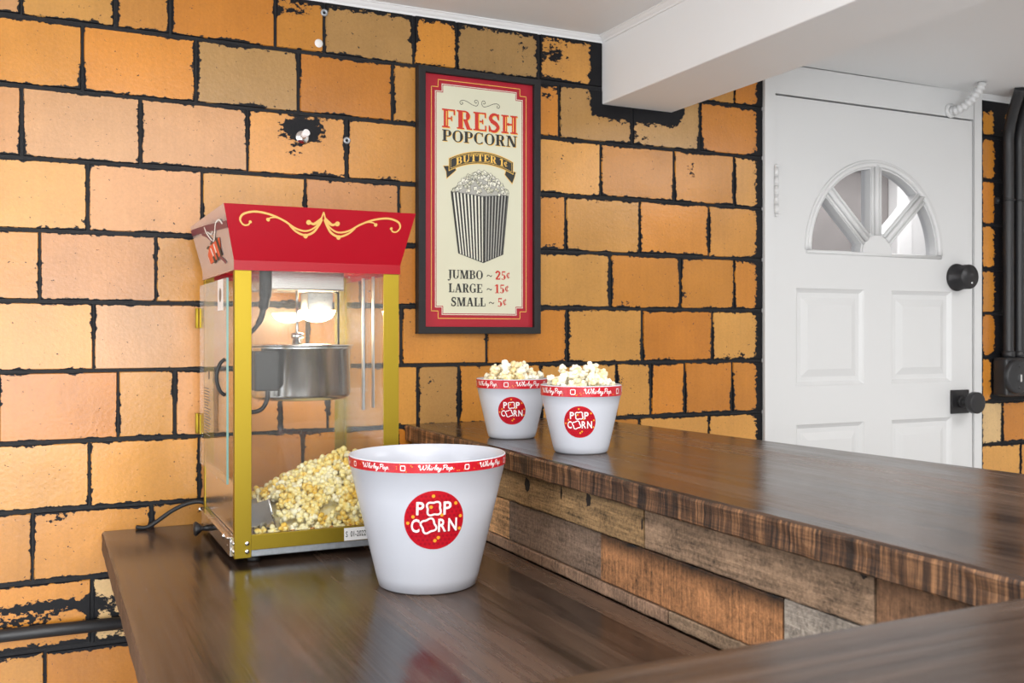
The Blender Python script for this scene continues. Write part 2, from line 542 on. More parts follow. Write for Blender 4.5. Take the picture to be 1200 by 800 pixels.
def circ(cx, cy, r, n=14, a0=0, a1=2 * PI, ry=None):
    ry = ry or r
    return [(cx + r * math.cos(a0 + (a1 - a0) * k / n), cy + ry * math.sin(a0 + (a1 - a0) * k / n)) for k in range(n if a1 - a0 > 6.28 else n + 1)]


def font2d(text, offset=0.0):
    """built-in sans font as a filled 2-D mesh; returns verts, faces, width"""
    cu = bpy.data.curves.new('t', 'FONT')
    cu.body = text; cu.size = 1.0; cu.offset = offset; cu.resolution_u = 3
    o = bpy.data.objects.new('t', cu)
    C.objects.link(o)
    bpy.context.view_layer.update()
    me = bpy.data.meshes.new_from_object(o.evaluated_get(bpy.context.evaluated_depsgraph_get()))
    vs = [(p.co.x, p.co.y) for p in me.vertices]; fs = [tuple(p.vertices) for p in me.polygons]
    C.objects.unlink(o); bpy.data.objects.remove(o); bpy.data.curves.remove(cu); bpy.data.meshes.remove(me)
    x0 = min(v[0] for v in vs); x1 = max(v[0] for v in vs); y0 = min(v[1] for v in vs); y1 = max(v[1] for v in vs)
    return vs, fs, (x0, x1, y0, y1)


def fit(vf, x0, x1, y0, y1):
    vs, fs, (a, b, c, d) = vf
    return [(x0 + (x - a) / (b - a) * (x1 - x0), y0 + (y - c) / (d - c) * (y1 - y0)) for x, y in vs], fs


def plate(outer, holes, fn, depth):
    """filled 2-D outline with holes, extruded; fn(x, y, t) maps it (t runs 0..depth)"""
    cu = bpy.data.curves.new('p', 'CURVE')
    cu.dimensions = '2D'; cu.fill_mode = 'BOTH'; cu.extrude = depth / 2
    for poly in [outer] + holes:
        s = cu.splines.new('POLY'); s.points.add(len(poly) - 1)
        for i, p in enumerate(poly): s.points[i].co = (p[0], p[1], 0, 1)
        s.use_cyclic_u = True
    o = bpy.data.objects.new('p', cu)
    C.objects.link(o)
    bpy.context.view_layer.update()
    me = bpy.data.meshes.new_from_object(o.evaluated_get(bpy.context.evaluated_depsgraph_get()))
    vs = [fn(p.co.x, p.co.y, p.co.z + depth / 2) for p in me.vertices]; fs = [tuple(p.vertices) for p in me.polygons]
    C.objects.unlink(o); bpy.data.objects.remove(o); bpy.data.curves.remove(cu); bpy.data.meshes.remove(me)
    return vs, fs


# slab-serif lettering drawn from strokes (cap height 1)
TK, TN, SH = 0.23, 0.10, 0.075


def _r(x0, y0, x1, y1): return [(x0, y0), (x1, y0), (x1, y1), (x0, y1)]
def _d(x0, y0, x1, y1, w_): return [(x0 - w_ / 2, y0), (x0 + w_ / 2, y0), (x1 + w_ / 2, y1), (x1 - w_ / 2, y1)]


def _arc(cx, cy, rx, ry, a0, a1, n=18, tk=TK):
    out, pr = [], None
    for i in range(n + 1):
        a = math.radians(a0 + (a1 - a0) * i / n)
        th = TN * 0.8 + (tk - TN * 0.8) * abs(math.cos(a)) ** 1.3
        o_ = (cx + rx * math.cos(a), cy + ry * math.sin(a))
        n_ = (cx + (rx - th) * math.cos(a), cy + (ry - TN * 0.8) * math.sin(a))
        if pr: out.append([pr[0], o_, n_, pr[1]])
        pr = (o_, n_)
    return out


def _stem(x, y0=0, y1=1, sb=True, st=True, ext=0.09):
    o = [_r(x, y0, x + TK, y1)]
    if sb: o.append(_r(x - ext, y0, x + TK + ext, y0 + SH))
    if st: o.append(_r(x - ext, y1 - SH, x + TK + ext, y1))
    return o


def glyph(ch):
    if ch == ' ': return 0.3, []
    if ch == 'F': return 0.72, _stem(.09) + [_r(.2, .92, .70, 1), _r(.62, .70, .70, 1), _r(.3, .47, .54, .55), _r(.48, .38, .54, .64)]
    if ch == 'E': return 0.74, _stem(.09) + [_r(.2, .92, .70, 1), _r(.62, .72, .70, 1), _r(.3, .47, .54, .55), _r(.48, .38, .54, .64), _r(.2, 0, .72, .08), _r(.64, 0, .72, .30)]
    if ch == 'L': return 0.70, _stem(.09) + [_r(.2, 0, .68, .08), _r(.60, 0, .68, .34)]
    if ch == 'P': return 0.76, _stem(.09) + [_r(.3, .92, .46, 1), _r(.3, .42, .46, .5)] + _arc(.44, .71, .30, .29, -90, 90)
    if ch == 'R': return 0.84, _stem(.09) + [_r(.3, .92, .46, 1), _r(.3, .46, .46, .54)] + _arc(.44, .73, .29, .27, -90, 90) + [_d(.66, 0, .47, .5, .22), _r(.55, 0, .84, SH)]
    if ch == 'B': return 0.80, _stem(.09) + [_r(.3, .92, .45, 1), _r(.3, .48, .45, .56), _r(.3, 0, .45, .08)] + _arc(.43, .74, .28, .26, -90, 90) + _arc(.43, .27, .33, .27, -90, 90)
    if ch == 'H': return 0.92, _stem(.09) + _stem(.60) + [_r(.3, .46, .62, .55)]
    if ch == 'N': return 0.94, [_r(.12, 0, .22, 1), _r(.0, 0, .34, SH), _r(.0, 1 - SH, .3, 1), _r(.72, 0, .82, 1), _r(.60, 1 - SH, .94, 1), _d(.70, 0, .24, 1, .24)]
    if ch == 'M': return 1.12, [_r(.10, 0, .19, 1), _r(.0, 0, .30, SH), _r(.0, 1 - SH, .26, 1), _d(.53, 0, .24, 1, .22), _d(.53, 0, .84, 1, .12)] + _stem(.79)
    if ch == 'O': return 0.86, _arc(.43, .5, .43, .52, 0, 360, 32)
    if ch == 'C': return 0.80, _arc(.43, .5, .43, .52, 50, 312, 26) + [_r(.66, .68, .74, 1), _r(.66, .04, .72, .22)]
    if ch == 'G': return 0.86, _arc(.43, .5, .43, .52, 50, 300, 26) + [_r(.66, .68, .74, 1), _r(.56, .04, .78, .42), _r(.48, .40, .86, .40 + SH)]
    if ch == 'S':
        p = smoothline([(.58, .74), (.50, .93), (.28, .95), (.14, .76), (.24, .58), (.44, .46), (.56, .26), (.42, .06), (.18, .06), (.08, .26)], 5)
        ws = [TN + (TK - TN) * max(0, 1 - abs(i / (len(p) - 1) - .5) * 2.2) for i in range(len(p))]
        return 0.68, stroke(p, ws) + [_r(.55, .66, .62, 1), _r(.04, 0, .11, .34)]
    if ch == 'U': return 0.88, [_r(.09, .3, .32, 1), _r(0, 1 - SH, .41, 1), _r(.68, .3, .78, 1), _r(.58, 1 - SH, .88, 1)] + _arc(.435, .32, .345, .34, 180, 360)
    if ch == 'T': return 0.78, _stem(.275, st=False) + [_r(.02, .92, .76, 1), _r(.02, .68, .10, 1), _r(.68, .68, .76, 1)]
    if ch == 'J': return 0.52, [_r(.2, .05, .43, 1), _r(.10, 1 - SH, .52, 1)] + stroke(smoothline([(.32, .1), (.26, -.12), (.10, -.18), (.02, -.08)], 5), .13)
    if ch == 'A': return 0.92, [_d(.16, 0, .42, 1, .11), _d(.74, 0, .46, 1, .24), _r(.0, 0, .32, SH), _r(.56, 0, .92, SH), _r(.24, .30, .62, .38)]
    if ch == '1': return 0.46, [_r(.14, 0, .36, 1), _r(.0, 0, .50, SH), _d(.03, .80, .20, 1, .16)]
    if ch == '2': return 0.62, stroke(smoothline([(.08, .74), (.18, .93), (.38, .94), (.50, .76), (.42, .52), (.10, .10)], 5), [TN + .10] * 40) + [_r(.04, 0, .58, .15), _r(.52, 0, .58, .30)]
    if ch == '5': return 0.60, [_r(.14, .86, .54, 1), _r(.12, .5, .20, .95)] + _arc(.26, .31, .30, .31, -140, 110, 20)
    if ch == '¢': return 0.52, _arc(.26, .52, .25, .30, 45, 315, 20, .14) + [_d(.20, .12, .32, .92, .06)]
    if ch == '~': return 0.66, stroke(smoothline([(.06, .34), (.18, .50), (.34, .44), (.48, .34), (.60, .48)], 5), .085)
    return 0.5, []


def serif(text, x0, x1, y0, y1, gap=0.07):
    """lay the text out between x0..x1, caps from y0 to y1"""
    tot, items = 0, []
    for ch in text:
        wd, ps = glyph(ch)
        items.append((tot, ps)); tot += wd + gap
    tot -= gap
    sx, sy = (x1 - x0) / tot, y1 - y0
    return [[(x0 + (ox + x) * sx, y0 + y * sy) for x, y in p] for ox, ps in items for p in ps]


# ------------------------------------------------------------------ the room
ZC, ZB, CEIL = 0.893, 1.097, 2.125       # back counter, bar top, ceiling
rnd = random.Random(5)

ROWZ = [2.131, 1.984, 1.838, 1.689, 1.538, 1.3875, 1.240, 1.089, 0.945, 0.7945, 0.6506, 0.505, 0.36]
JX = [[-0.041, 0.143, 0.257, 0.489, 0.604, 0.831, 0.944, 1.178, 1.372, 1.585, 1.818],
      [0.077, 0.311, 0.543, 0.775, 1.007, 1.238, 1.467, 1.697],
      [-0.04, 0.194, 0.425, 0.659, 0.894, 1.13, 1.366, 1.607, 1.818],
      [0.087, 0.325, 0.559, 0.792, 1.026, 1.259, 1.491, 1.726],
      [-0.006, 0.226, 0.46, 0.694, 0.93, 1.162, 1.397, 1.627, 1.817],
      [0.099, 0.332, 0.565, 0.797, 1.027, 1.262, 1.5, 1.738],
      [0.148, 0.266, 0.5, 0.613, 0.84, 0.95, 1.183, 1.415, 1.528, 1.642, 1.809],
      [0.091, 0.319, 0.553, 0.787, 1.02, 1.255, 1.491, 1.727],
      [-0.019, 0.217, 0.45, 0.68, 0.91, 1.14, 1.37, 1.6],
      [0.095, 0.328, 0.56, 0.79, 1.02], [0.005, 0.238, 0.47], [0.1, 0.33, 0.56]]
RIGHT = {7: [2.956, 3.19], 8: [3.047], 9: [2.93]}
ORANGE, GOLDT, PEACH, TAN, CREAM = (0.56, 0.215, 0.030), (0.58, 0.265, 0.056), (0.54, 0.255, 0.092), (0.40, 0.220, 0.072), (0.68, 0.46, 0.22)  # PEACH: a tile tone with the left side's window sheen mixed in
OVER = {(0, 0): GOLDT, (0, 1): GOLDT, (0, 2): ORANGE, (0, 3): ORANGE, (0, 4): TAN, (0, 5): ORANGE, (0, 6): TAN, (0, 7): GOLDT, (0, 9): GOLDT,
        (1, -1): ORANGE, (1, 0): ORANGE, (1, 1): TAN, (1, 2): ORANGE, (1, 3): GOLDT, (1, 5): TAN, (1, 6): TAN, (1, 7): ORANGE,
        (2, -1): PEACH, (2, 0): PEACH, (2, 1): PEACH, (2, 2): GOLDT, (2, 3): GOLDT, (2, 5): GOLDT, (2, 6): ORANGE, (2, 7): ORANGE,
        (3, -1): GOLDT, (3, 0): PEACH, (3, 1): GOLDT, (3, 2): PEACH, (3, 3): GOLDT, (3, 5): GOLDT, (3, 6): ORANGE, (4, -1): GOLDT, (4, 0): PEACH, (4, 1): GOLDT,
        (4, 5): GOLDT, (4, 6): ORANGE, (4, 7): ORANGE, (5, -1): GOLDT, (5, 0): PEACH, (5, 3): GOLDT, (6, -1): ORANGE, (6, 0): GOLDT, (6, 1): PEACH, (6, 4): TAN, (6, 7): GOLDT,
        (7, -1): GOLDT, (7, 0): GOLDT, (8, -1): GOLDT, (8, 0): GOLDT, (9, -1): ORANGE, (9, 0): CREAM, (10, -1): GOLDT, (10, 0): ORANGE}
BLOBS = [(0.552, 1.80, .055, .034, .70), (0.535, 1.745, .03, .02, .35), (1.225, 2.06, .05, .030, .42), (1.205, 1.985, .06, .022, .36), (1.20, 1.945, .03, .012, .4),
         (0.534, 2.075, .05, .012, .4), (0.02, 0.742, .20, .016, .55), (-0.05, 0.71, .10, .022, .40), (0.09, 0.735, .09, .020, .45), (0.16, 0.70, .06, .04, .38),
         (0.02, 0.655, .20, .016, .42), (0.14, 0.648, .08, .012, .4),
         (1.215, 1.545, .03, .016, .42), (1.435, 1.403, .06, .012, .26), (1.64, 1.43, .012, .03, .28), (1.25, 1.79, .02, .03, .30), (1.665, 1.785, .02, .03, .34),
         (0.88, 1.20, .025, .015, .30), (1.80, 1.255, .03, .010, .36), (1.84, 1.26, .012, .02, .36), (0.03, 0.925, .022, .012, .34), (0.045, 0.86, .02, .008, .34),
         (1.50, 1.865, .05, .014, .30), (1.70, 1.865, .02, .03, .32), (0.83, 2.05, .02, .012, .4), (1.03, 2.05, .06, .012, .25), (1.13, 2.06, .018, .05, .30),
         (0.77, 1.70, .02, .012, .4), (0.60, 1.70, .06, .012, .30), (0.44, 1.845, .04, .014, .36), (0.05, 1.555, .05, .008, .25), (1.43, 1.185, .02, .03, .28)]


def chip_at(x, z):
    c = 0.07 if x > 1.15 or z > 1.85 else 0.0
    for bx, bz, rx, rz, s in BLOBS:
        c = max(c, s * math.exp(-((x - bx) / rx) ** 2 - ((z - bz) / rz) ** 2) * 1.25)
    if x < 1.40 and z > 1.9:
        c = max(c, 0.62 * math.exp(-max(0, 2.108 - z + (0.03 if x < 0.5 else 0)) / 0.016))
    dx = max(1.371 - x, 0, x - 1.60); dz = max(1.943 - z, 0)
    c = max(c, 0.85 * math.exp(-(max(0, math.hypot(dx, dz) - 0.026) / 0.016)))
    if x < 2.4:
        c = max(c, 0.75 * math.exp(-max(0, 1.904 - x) / 0.011))
    else:
        c = max(c, 0.75 * math.exp(-max(0, x - 2.852) / 0.008))
        if z > 1.09:
            d = max(2.922 - x, 0, x - 2.995)
            c = max(c, 0.62 * math.exp(-max(0, d - 0.004) / 0.010) - (0.34 if 2.968 < x < 2.988 else 0))
            c = max(c, 0.8 * math.exp(-max(0, 2.085 - z) / 0.02))
        if 1.09 < z < 1.26 and x < 3.12:
            c = max(c, 0.8 * math.exp(-max(0, 2.905 - x) / 0.01))
    return c


wb = MB()
at_c, at_a, at_b, at_t = [], [], [], []


def pad():
    n = len(wb.v) - len(at_c)
    at_c.extend([0.0] * n); at_a.extend([(1, 1, 0)] * n); at_b.extend([(1, 1, 0)] * n); at_t.extend([(0.3, 0.2, 0.1, 1)] * n)


# masonry behind the tiles, with the doorway left open
wb.box((-2.5, 2.3, 0), (1.928, 2.42, 2.2), 1)
wb.box((2.84, 2.3, 0), (4.4, 2.42, 2.2), 1)
wb.box((1.928, 2.3, 2.032), (2.84, 2.42, 2.2), 1)
pad()


def tile(x0, x1, z0, z1, col):
    m_ = 0.0047
    jit = lambda: rnd.uniform(-.0012, .0012)
    x0 += m_ + jit() ; x1 -= m_ + jit(); z0 += m_ + .002 + jit(); z1 -= m_ + jit()
    if x1 - x0 < 0.008 or z1 - z0 < 0.008: return
    nx, nz = max(2, int((x1 - x0) / 0.014)), max(2, int((z1 - z0) / 0.014))
    k = rnd.uniform(0.86, 1.14); hue = rnd.uniform(-.07, .09)
    col = (col[0] * k, col[1] * k * (1 + hue), col[2] * k * (1 + hue * 2.5), 1)
    th = rnd.uniform(0.003, 0.0042)
    vs, fs = [], []
    for j in range(nz + 1):
        for i in range(nx + 1):
            vs.append((x0 + (x1 - x0) * i / nx, 2.3 - th, z0 + (z1 - z0) * j / nz))
    for j in range(nz):
        for i in range(nx):
            a = j * (nx + 1) + i
            fs.append((a, a + 1, a + nx + 2, a + nx + 1))
    base = len(vs)
    ring = [i for i in range(nx + 1)] + [j * (nx + 1) + nx for j in range(1, nz + 1)] + [nz * (nx + 1) + i for i in range(nx - 1, -1, -1)] + [j * (nx + 1) for j in range(nz - 1, 0, -1)]
    for r_ in ring:
        x, y, z = vs[r_]
        cx, cz = (x0 + x1) / 2, (z0 + z1) / 2
        vs.append((x + (0.0015 if x > cx else -0.0015), 2.3, z + (0.0015 if z > cz else -0.0015)))
    n = len(ring)
    for i in range(n):
        fs.append((ring[i], base + i, base + (i + 1) % n, ring[(i + 1) % n]))
    wb.add(vs, fs, 0)
    for x, y, z in vs:
        at_c.append(chip_at(x, z)); at_a.append((x - x0, z - z0, 0)); at_b.append((x1 - x, z1 - z, 0)); at_t.append(col)


for r in range(12):
    js = list(JX[r])
    while js[0] > -0.75: js.insert(0, js[0] - 0.2325)
    nneg = len(js) - len(JX[r])
    while js[-1] < 1.93 - 0.01: js.append(min(1.928, js[-1] + 0.2325))
    for i in range(len(js) - 1):
        key = (r, i - nneg)
        col = OVER.get(key) or rnd.choice([ORANGE, ORANGE, GOLDT] if js[i] > 0.75 else [ORANGE, GOLDT, GOLDT, PEACH])
        top = min(ROWZ[r], CEIL)
        tile(js[i], js[i + 1], ROWZ[r + 1], top, col)
    rs = [2.845] + RIGHT.get(r, [3.05 if r % 2 else 3.12])
    while rs[-1] < 3.9: rs.append(rs[-1] + 0.2325)
    for i in range(len(rs) - 1):
        tile(rs[i], rs[i + 1], ROWZ[r + 1], min(ROWZ[r], CEIL), CREAM if (r == 7 and i == 0) else ORANGE if r != 8 else GOLDT)
wb.att = {'chip': ('FLOAT', at_c), 'ea': ('FLOAT_VECTOR', at_a), 'eb': ('FLOAT_VECTOR', at_b), 'tcol': ('FLOAT_COLOR', at_t)}
struct(wb.build('wall_back', [TILE, MORTAR]), 'wall of glazed orange tiles with black painted joints')

struct(MB().box((-2.5, -2.5, -0.05), (4.4, 3.6, 0)).build('floor', FLOORM))
struct(MB().box((-2.5, -2.5, CEIL), (4.4, 3.6, CEIL + 0.08)).build('ceiling', WHITE), 'smooth white painted ceiling')
struct(MB().box((-2.6, -2.6, 0), (-2.5, 2.42, 2.2)).build('wall_left', PLASTER))
struct(MB().box((4.4, -2.6, 0), (4.5, 3.6, 2.2)).build('wall_right', PLASTER))
struct(MB().box((-2.6, -2.6, 0), (4.5, -2.5, 2.2)).build('wall_front', PLASTER))
# boxed white beam running out from the tiled wall
struct(MB().box((1.371, -2.5, 1.943), (1.600, 2.3, CEIL)).build('ceiling_beam', WHITE, bevel=0.003), 'boxed white beam under the ceiling')
# small cove mouldings
def cove(name, p, q, inward, label=None):
    b = MB()
    p, q, n_ = Vector(p), Vector(q), Vector(inward)
    prof = [(0, 0), (0, -0.017), (0.004, -0.017), (0.005, -0.012), (0.010, -0.008), (0.014, -0.003), (0.017, -0.002), (0.017, 0)]
    a = [p + n_ * x + Vector((0, 0, z)) for x, z in prof]; c = [q + n_ * x + Vector((0, 0, z)) for x, z in prof]
    k = len(prof)
    b.add(a + c, [(i, (i + 1) % k, k + (i + 1) % k, k + i) for i in range(k)] + [tuple(range(k - 1, -1, -1)), tuple(range(k, 2 * k))], 0)
    return struct(b.build(name, WHITE), label)


cove('trim_1', (-2.5, 2.3, CEIL), (1.371, 2.3, CEIL), (0, -1, 0), 'white cove moulding between tiled wall and ceiling')
cove('trim_2', (1.371, 2.283, CEIL), (1.371, -2.5, CEIL), (-1, 0, 0), 'white cove moulding along the beam')
cove('trim_3', (2.84, 2.3, CEIL), (4.4, 2.3, CEIL), (0, -1, 0))
# hall behind the door
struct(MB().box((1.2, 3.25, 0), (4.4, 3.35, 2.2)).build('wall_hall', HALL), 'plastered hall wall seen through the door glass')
hb = MB(); hb.box((3.43, 3.19, 0), (3.52, 3.25, 2.1)); hb.box((3.52, 3.215, 0), (4.35, 3.25, 2.1))
struct(hb.build('trim_4', DOORW, bevel=0.006), 'white door casing in the hall')
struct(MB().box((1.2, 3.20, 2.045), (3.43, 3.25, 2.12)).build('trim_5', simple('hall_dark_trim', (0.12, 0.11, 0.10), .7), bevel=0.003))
area('hall_fill', (3.0, 2.8, 2.1), (0, 0, 0), 1.2, 0.5, 18, (1, 0.98, 0.96))  # added unseen light, brightens the white casing behind the door glass

# ------------------------------------------------------------------ door
fr = MB()
fr.box((1.921, 2.285, 0), (1.958, 2.40, CEIL)); fr.box((2.802, 2.285, 0), (2.842, 2.40, CEIL)); fr.box((1.958, 2.285, 2.034), (2.802, 2.40, CEIL))
door = fr.build('door_1', DOORW, bevel=0.002)
struct(door, 'white panelled door with a fan window')
DX, DZ, RO, RH, MH = 2.366, 1.575, 0.263, 0.066, 0.023


def sector(a0, a1, h0, h1, R=RO, r=RH, n=12):
    a0, a1 = math.radians(a0), math.radians(a1)
    s0, e0 = a0 + math.asin(h0 / R), a1 - math.asin(h1 / R)
    s1, e1 = a0 + math.asin(h0 / r), a1 - math.asin(h1 / r)
    p = [(DX + R * math.cos(s0 + (e0 - s0) * k / n), DZ + R * math.sin(s0 + (e0 - s0) * k / n)) for k in range(n + 1)]
    p += [(DX + r * math.cos(e1 + (s1 - e1) * k / 4), DZ + r * math.sin(e1 + (s1 - e1) * k / 4)) for k in range(5)]
    return p


panes = [sector(0, 43, 0, MH), sector(43, 90, MH, MH), sector(90, 137, MH, MH), sector(137, 180, MH, 0)]
PR = [(2.042, 2.317, 1.162, 1.458), (2.433, 2.703, 1.162, 1.458), (2.042, 2.317, 0.28, 1.046), (2.433, 2.703, 0.28, 1.046)]
db = MB()
vs, fs = plate(_r(1.9615, 0.012, 2.7985, 2.029), panes + [_r(a, c, b, d) for a, b, c, d in PR], lambda x, y, t: (x, 2.289 + t, y), 0.04)
db.add(vs, fs)
slab = db.build('door_leaf', DOORW, door)
for a, b, c, d in PR:
    pb = MB()
    rings = []
    for ins, dep in ((0, 0), (0.004, 0.004), (0.013, 0.011), (0.027, 0.011), (0.050, 0.003), (0.054, 0.003)):
        rings.append([(a + ins, 2.289 + dep, c + ins), (b - ins, 2.289 + dep, c + ins), (b - ins, 2.289 + dep, d - ins), (a + ins, 2.289 + dep, d - ins)])
    for q in range(len(rings) - 1):
        pb.add(rings[q] + rings[q + 1], [(i, (i + 1) % 4, 4 + (i + 1) % 4, 4 + i) for i in range(4)])
    pb.add(rings[-1], [(0, 1, 2, 3)])
    pb.add([(a, 2.318, c), (b, 2.318, c), (b, 2.318, d), (a, 2.318, d)], [(3, 2, 1, 0)])
    pb.build('door_panel', DOORW, door)
# moulding round the fan light and its bars
mbm = MB()
arcp = [(DX + 0.276 * math.cos(t * PI / 40), 2.287, DZ + 0.276 * math.sin(t * PI / 40)) for t in range(41)]
mbm.tube(arcp, 0.0085, 10)
arcp = [(DX + 0.286 * math.cos(t * PI / 40), 2.288, DZ + 0.286 * math.sin(t * PI / 40)) for t in range(41)]
mbm.tube(arcp, 0.005, 8)
for ang in (43, 90, 137):
    ca, sa = math.cos(math.radians(ang)), math.sin(math.radians(ang))
    for off, rr in ((-0.016, 0.005), (0, 0.010), (0.016, 0.005)):
        mbm.tube([(DX + ca * q - sa * off, 2.288, DZ + sa * q + ca * off) for q in (RH - 0.01, 0.275)], rr, 8)
hubp = [(DX + .062 * math.cos(t * PI / 16), DZ - .004 + .058 * math.sin(t * PI / 16)) for t in range(17)]
mbm.add([(x, 2.284, z) for x, z in hubp] + [(x, 2.290, z) for x, z in hubp], [tuple(range(16, -1, -1))] + [(i, (i + 1) % 17, 17 + (i + 1) % 17, 17 + i) for i in range(17)])
mbm.tube([(DX - 0.285, 2.288, DZ - 0.006), (DX + 0.285, 2.288, DZ - 0.006)], 0.006, 8)
mbm.build('fan_light_bars', DOORW, door)
for p in panes:
    g = MB()
    cx_, cz_ = sum(q[0] for q in p) / len(p), sum(q[1] for q in p) / len(p)
    n = len(p)
    ps = [(cx_ + (x - cx_) * 1.03, cz_ + (z - cz_) * 1.03) for x, z in p]
    g.add([(x, 2.311, z) for x, z in ps] + [(x, 2.315, z) for x, z in ps], [tuple(range(n)), tuple(range(2 * n - 1, n - 1, -1))] + [(i, n + i, n + (i + 1) % n, (i + 1) % n) for i in range(n)])
    g.build('glass_pane', DGLASS, door)
hg = MB()
for q in range(5):
    hg.lathe([(0.0, 0), (0.0065, 0), (0.0065, 0.0265), (0.0, 0.0265)], (1.960, 2.281, 1.676 + q * 0.0275), 14)
hg.lathe([(0, 0), (0.005, 0.001), (0.004, 0.008), (0, 0.010)], (1.960, 2.281, 1.813), 12)
hg.lathe([(0, 0), (0.004, -0.002), (0.005, -0.009), (0, -0.010)], (1.960, 2.281, 1.676), 12)
hg.box((1.962, 2.286, 1.676), (1.985, 2.2892, 1.813))
hg.build('hinge', DOORW, door)
dl = MB()
dl.lathe([(0, 0), (0.045, 0), (0.0455, -0.004), (0.044, -0.010), (0.040, -0.011), (0.040, -0.052), (0.038, -0.056), (0, -0.0565)], (2.722, 2.2885, 1.506), 40, axis='Y')
dlo = dl.build('deadbolt', HARDW, door); dlo['label'] = 'black round smart deadbolt'
kh = MB(); kh.lathe([(0, 0), (0.004, 0), (0.004, -0.002), (0, -0.002)], (2.727, 2.2318, 1.486), 16, axis='Y')
k_ = kh.build('keyhole', CHROME, dlo)
kb = MB()
kb.box((2.694, 2.280, 1.057), (2.774, 2.2885, 1.135))
kb.lathe([(0.020, 0), (0.020, -0.012), (0.012, -0.014), (0.012, -0.040), (0.018, -0.043), (0.033, -0.044), (0.035, -0.048), (0.035, -0.066), (0.033, -0.069), (0, -0.070)], (2.734, 2.281, 1.096), 36, axis='Y')
ko = kb.build('door_knob', HARDW, door, bevel=0.0015); ko['label'] = 'black door knob on a square plate'

# ------------------------------------------------------------------ bar and back counter
def slab_mesh(outline, z0, z1, wav=0.0, step=0.03, seed=1):
    """slab with sawn, slightly wavy sides; material 0 top, 1 sides"""
    r_ = random.Random(seed)
    pts = []
    n = len(outline)
    for i in range(n):
        a, b = outline[i], outline[(i + 1) % n]
        l = math.hypot(b[0] - a[0], b[1] - a[1]); k = max(1, int(l / step))
        for q in range(k): pts.append((a[0] + (b[0] - a[0]) * q / k, a[1] + (b[1] - a[1]) * q / k))
    cx_ = sum(p[0] for p in pts) / len(pts); cy_ = sum(p[1] for p in pts) / len(pts)
    m = len(pts)
    b = MB()
    def ring(ins, z, jit):
        out = []
        for (x, y) in pts:
            dx, dy = cx_ - x, cy_ - y; l = math.hypot(dx, dy)
            out.append((x + (ins if dx > 0.02 else -ins if dx < -0.02 else 0) + r_.uniform(-jit, jit), y + (ins if dy > 0.3 else 0), z + r_.uniform(-jit, jit)))
        return out
    r0 = ring(0.006, z1, 0); r1 = ring(0.002, z1 - 0.0025, wav * 0.5); r2 = ring(0, z1 - 0.007, wav); r3 = ring(0.001, (z0 + z1) / 2, wav * 0.6); r4 = ring(0, z0 + 0.003, wav); r5 = ring(0.004, z0, 0)
    b.add(r0, [tuple(range(m))], 0)
    rs = [r0, r1, r2, r3, r4, r5]
    for q in range(5):
        b.add(rs[q] + rs[q + 1], [(i, m + i, m + (i + 1) % m, (i + 1) % m) for i in range(m)], 0 if q == 0 else 1)
    b.add(r5, [tuple(range(m - 1, -1, -1))], 1)
    return b


bar = thing('bar_counter', (1.1, 1.1, 0), 'raised dark wood bar with sawn edge and reclaimed plank front, running from tiled wall', 'bar counter')
slab_mesh([(0.805, 2.294), (0.805, 0.56), (0.80, 0.02), (1.50, 0.02), (1.42, 1.0), (1.305, 2.294)], ZB - 0.040, ZB, 0.0012, seed=2).build('bar_top', [WOODY, SAWY], bar)
slab_mesh([(0.14, 0.56), (0.14, 0.05), (0.7985, 0.05), (0.7985, 0.56)], ZB - 0.040, ZB, 0.001, seed=3).build('return_top', [WOODX, SAWX], bar)
# reclaimed planks on the face of the bar
pk = MB(); pa, pc, pt = [], [], []


def plank(y0, y1, z0, z1, out, col, kerf, top_dark):
    n = max(2, int((y1 - y0) / 0.02)); r_ = random.Random(int(y0 * 991 + z0 * 77))
    xf = 0.828 - out
    vs, fs, wv = [], [], []
    for i in range(n + 1):
        y = y0 + (y1 - y0) * i / n
        for (x, z, wt) in ((0.85, z0, 0), (xf + .001, z0 + r_.uniform(0, .0012), 0), (xf, z0 + .003, 0), (xf, z0 + (z1 - z0) * .62, 0.0), (xf, z1 - .003, top_dark), (xf + .001, z1 - r_.uniform(0, .0012), top_dark), (0.85, z1, top_dark)):
            vs.append((x, y, z)); wv.append(wt)
    for i in range(n):
        for k in range(6):
            fs.append((i * 7 + k, i * 7 + k + 1, (i + 1) * 7 + k + 1, (i + 1) * 7 + k))
    fs.append(tuple(range(6, -1, -1))); fs.append(tuple(n * 7 + k for k in range(7)))
    pk.add(vs, fs)
    pa.extend([(q, 0, 0) for q in wv]); pc.extend([kerf] * len(vs)); pt.extend([(*col, 1)] * len(vs))


zt = ZB - 0.040
PL = [(1.259, 2.294, .994, zt - .0005, .004, (0.30, 0.185, 0.085), .10, 0.5), (0.801, 1.256, .994, zt - .0005, .003, (0.25, 0.165, 0.105), .15, 0.4), (0.05, 0.799, .994, zt - .0005, .001, (0.20, 0.105, 0.055), .8, 0.4),
      (1.743, 2.294, .9155, .9925, .001, (0.50, 0.28, 0.13), .1, 0), (1.391, 1.741, .9155, .9925, .0, (0.20, 0.135, 0.095), .35, 0.3), (0.951, 1.389, .9155, .9925, .001, (0.36, 0.165, 0.068), .85, 1.0),
      (0.70, 0.949, .9155, .9925, .0, (0.30, 0.26, 0.22), .2, 0.2), (0.05, 0.698, .9155, .9925, .0, (0.3, 0.16, 0.08), .6, 0.2),
      (1.196, 2.294, ZC + .0005, .9145, .003, (0.25, 0.155, 0.10), .9, 0), (0.05, 1.194, ZC + .0005, .9145, .002, (0.22, 0.15, 0.095), .25, 0)]
for p in PL: plank(*p)
pk.att = {'chip': ('FLOAT', pc), 'ea': ('FLOAT_VECTOR', pa), 'tcol': ('FLOAT_COLOR', pt)}
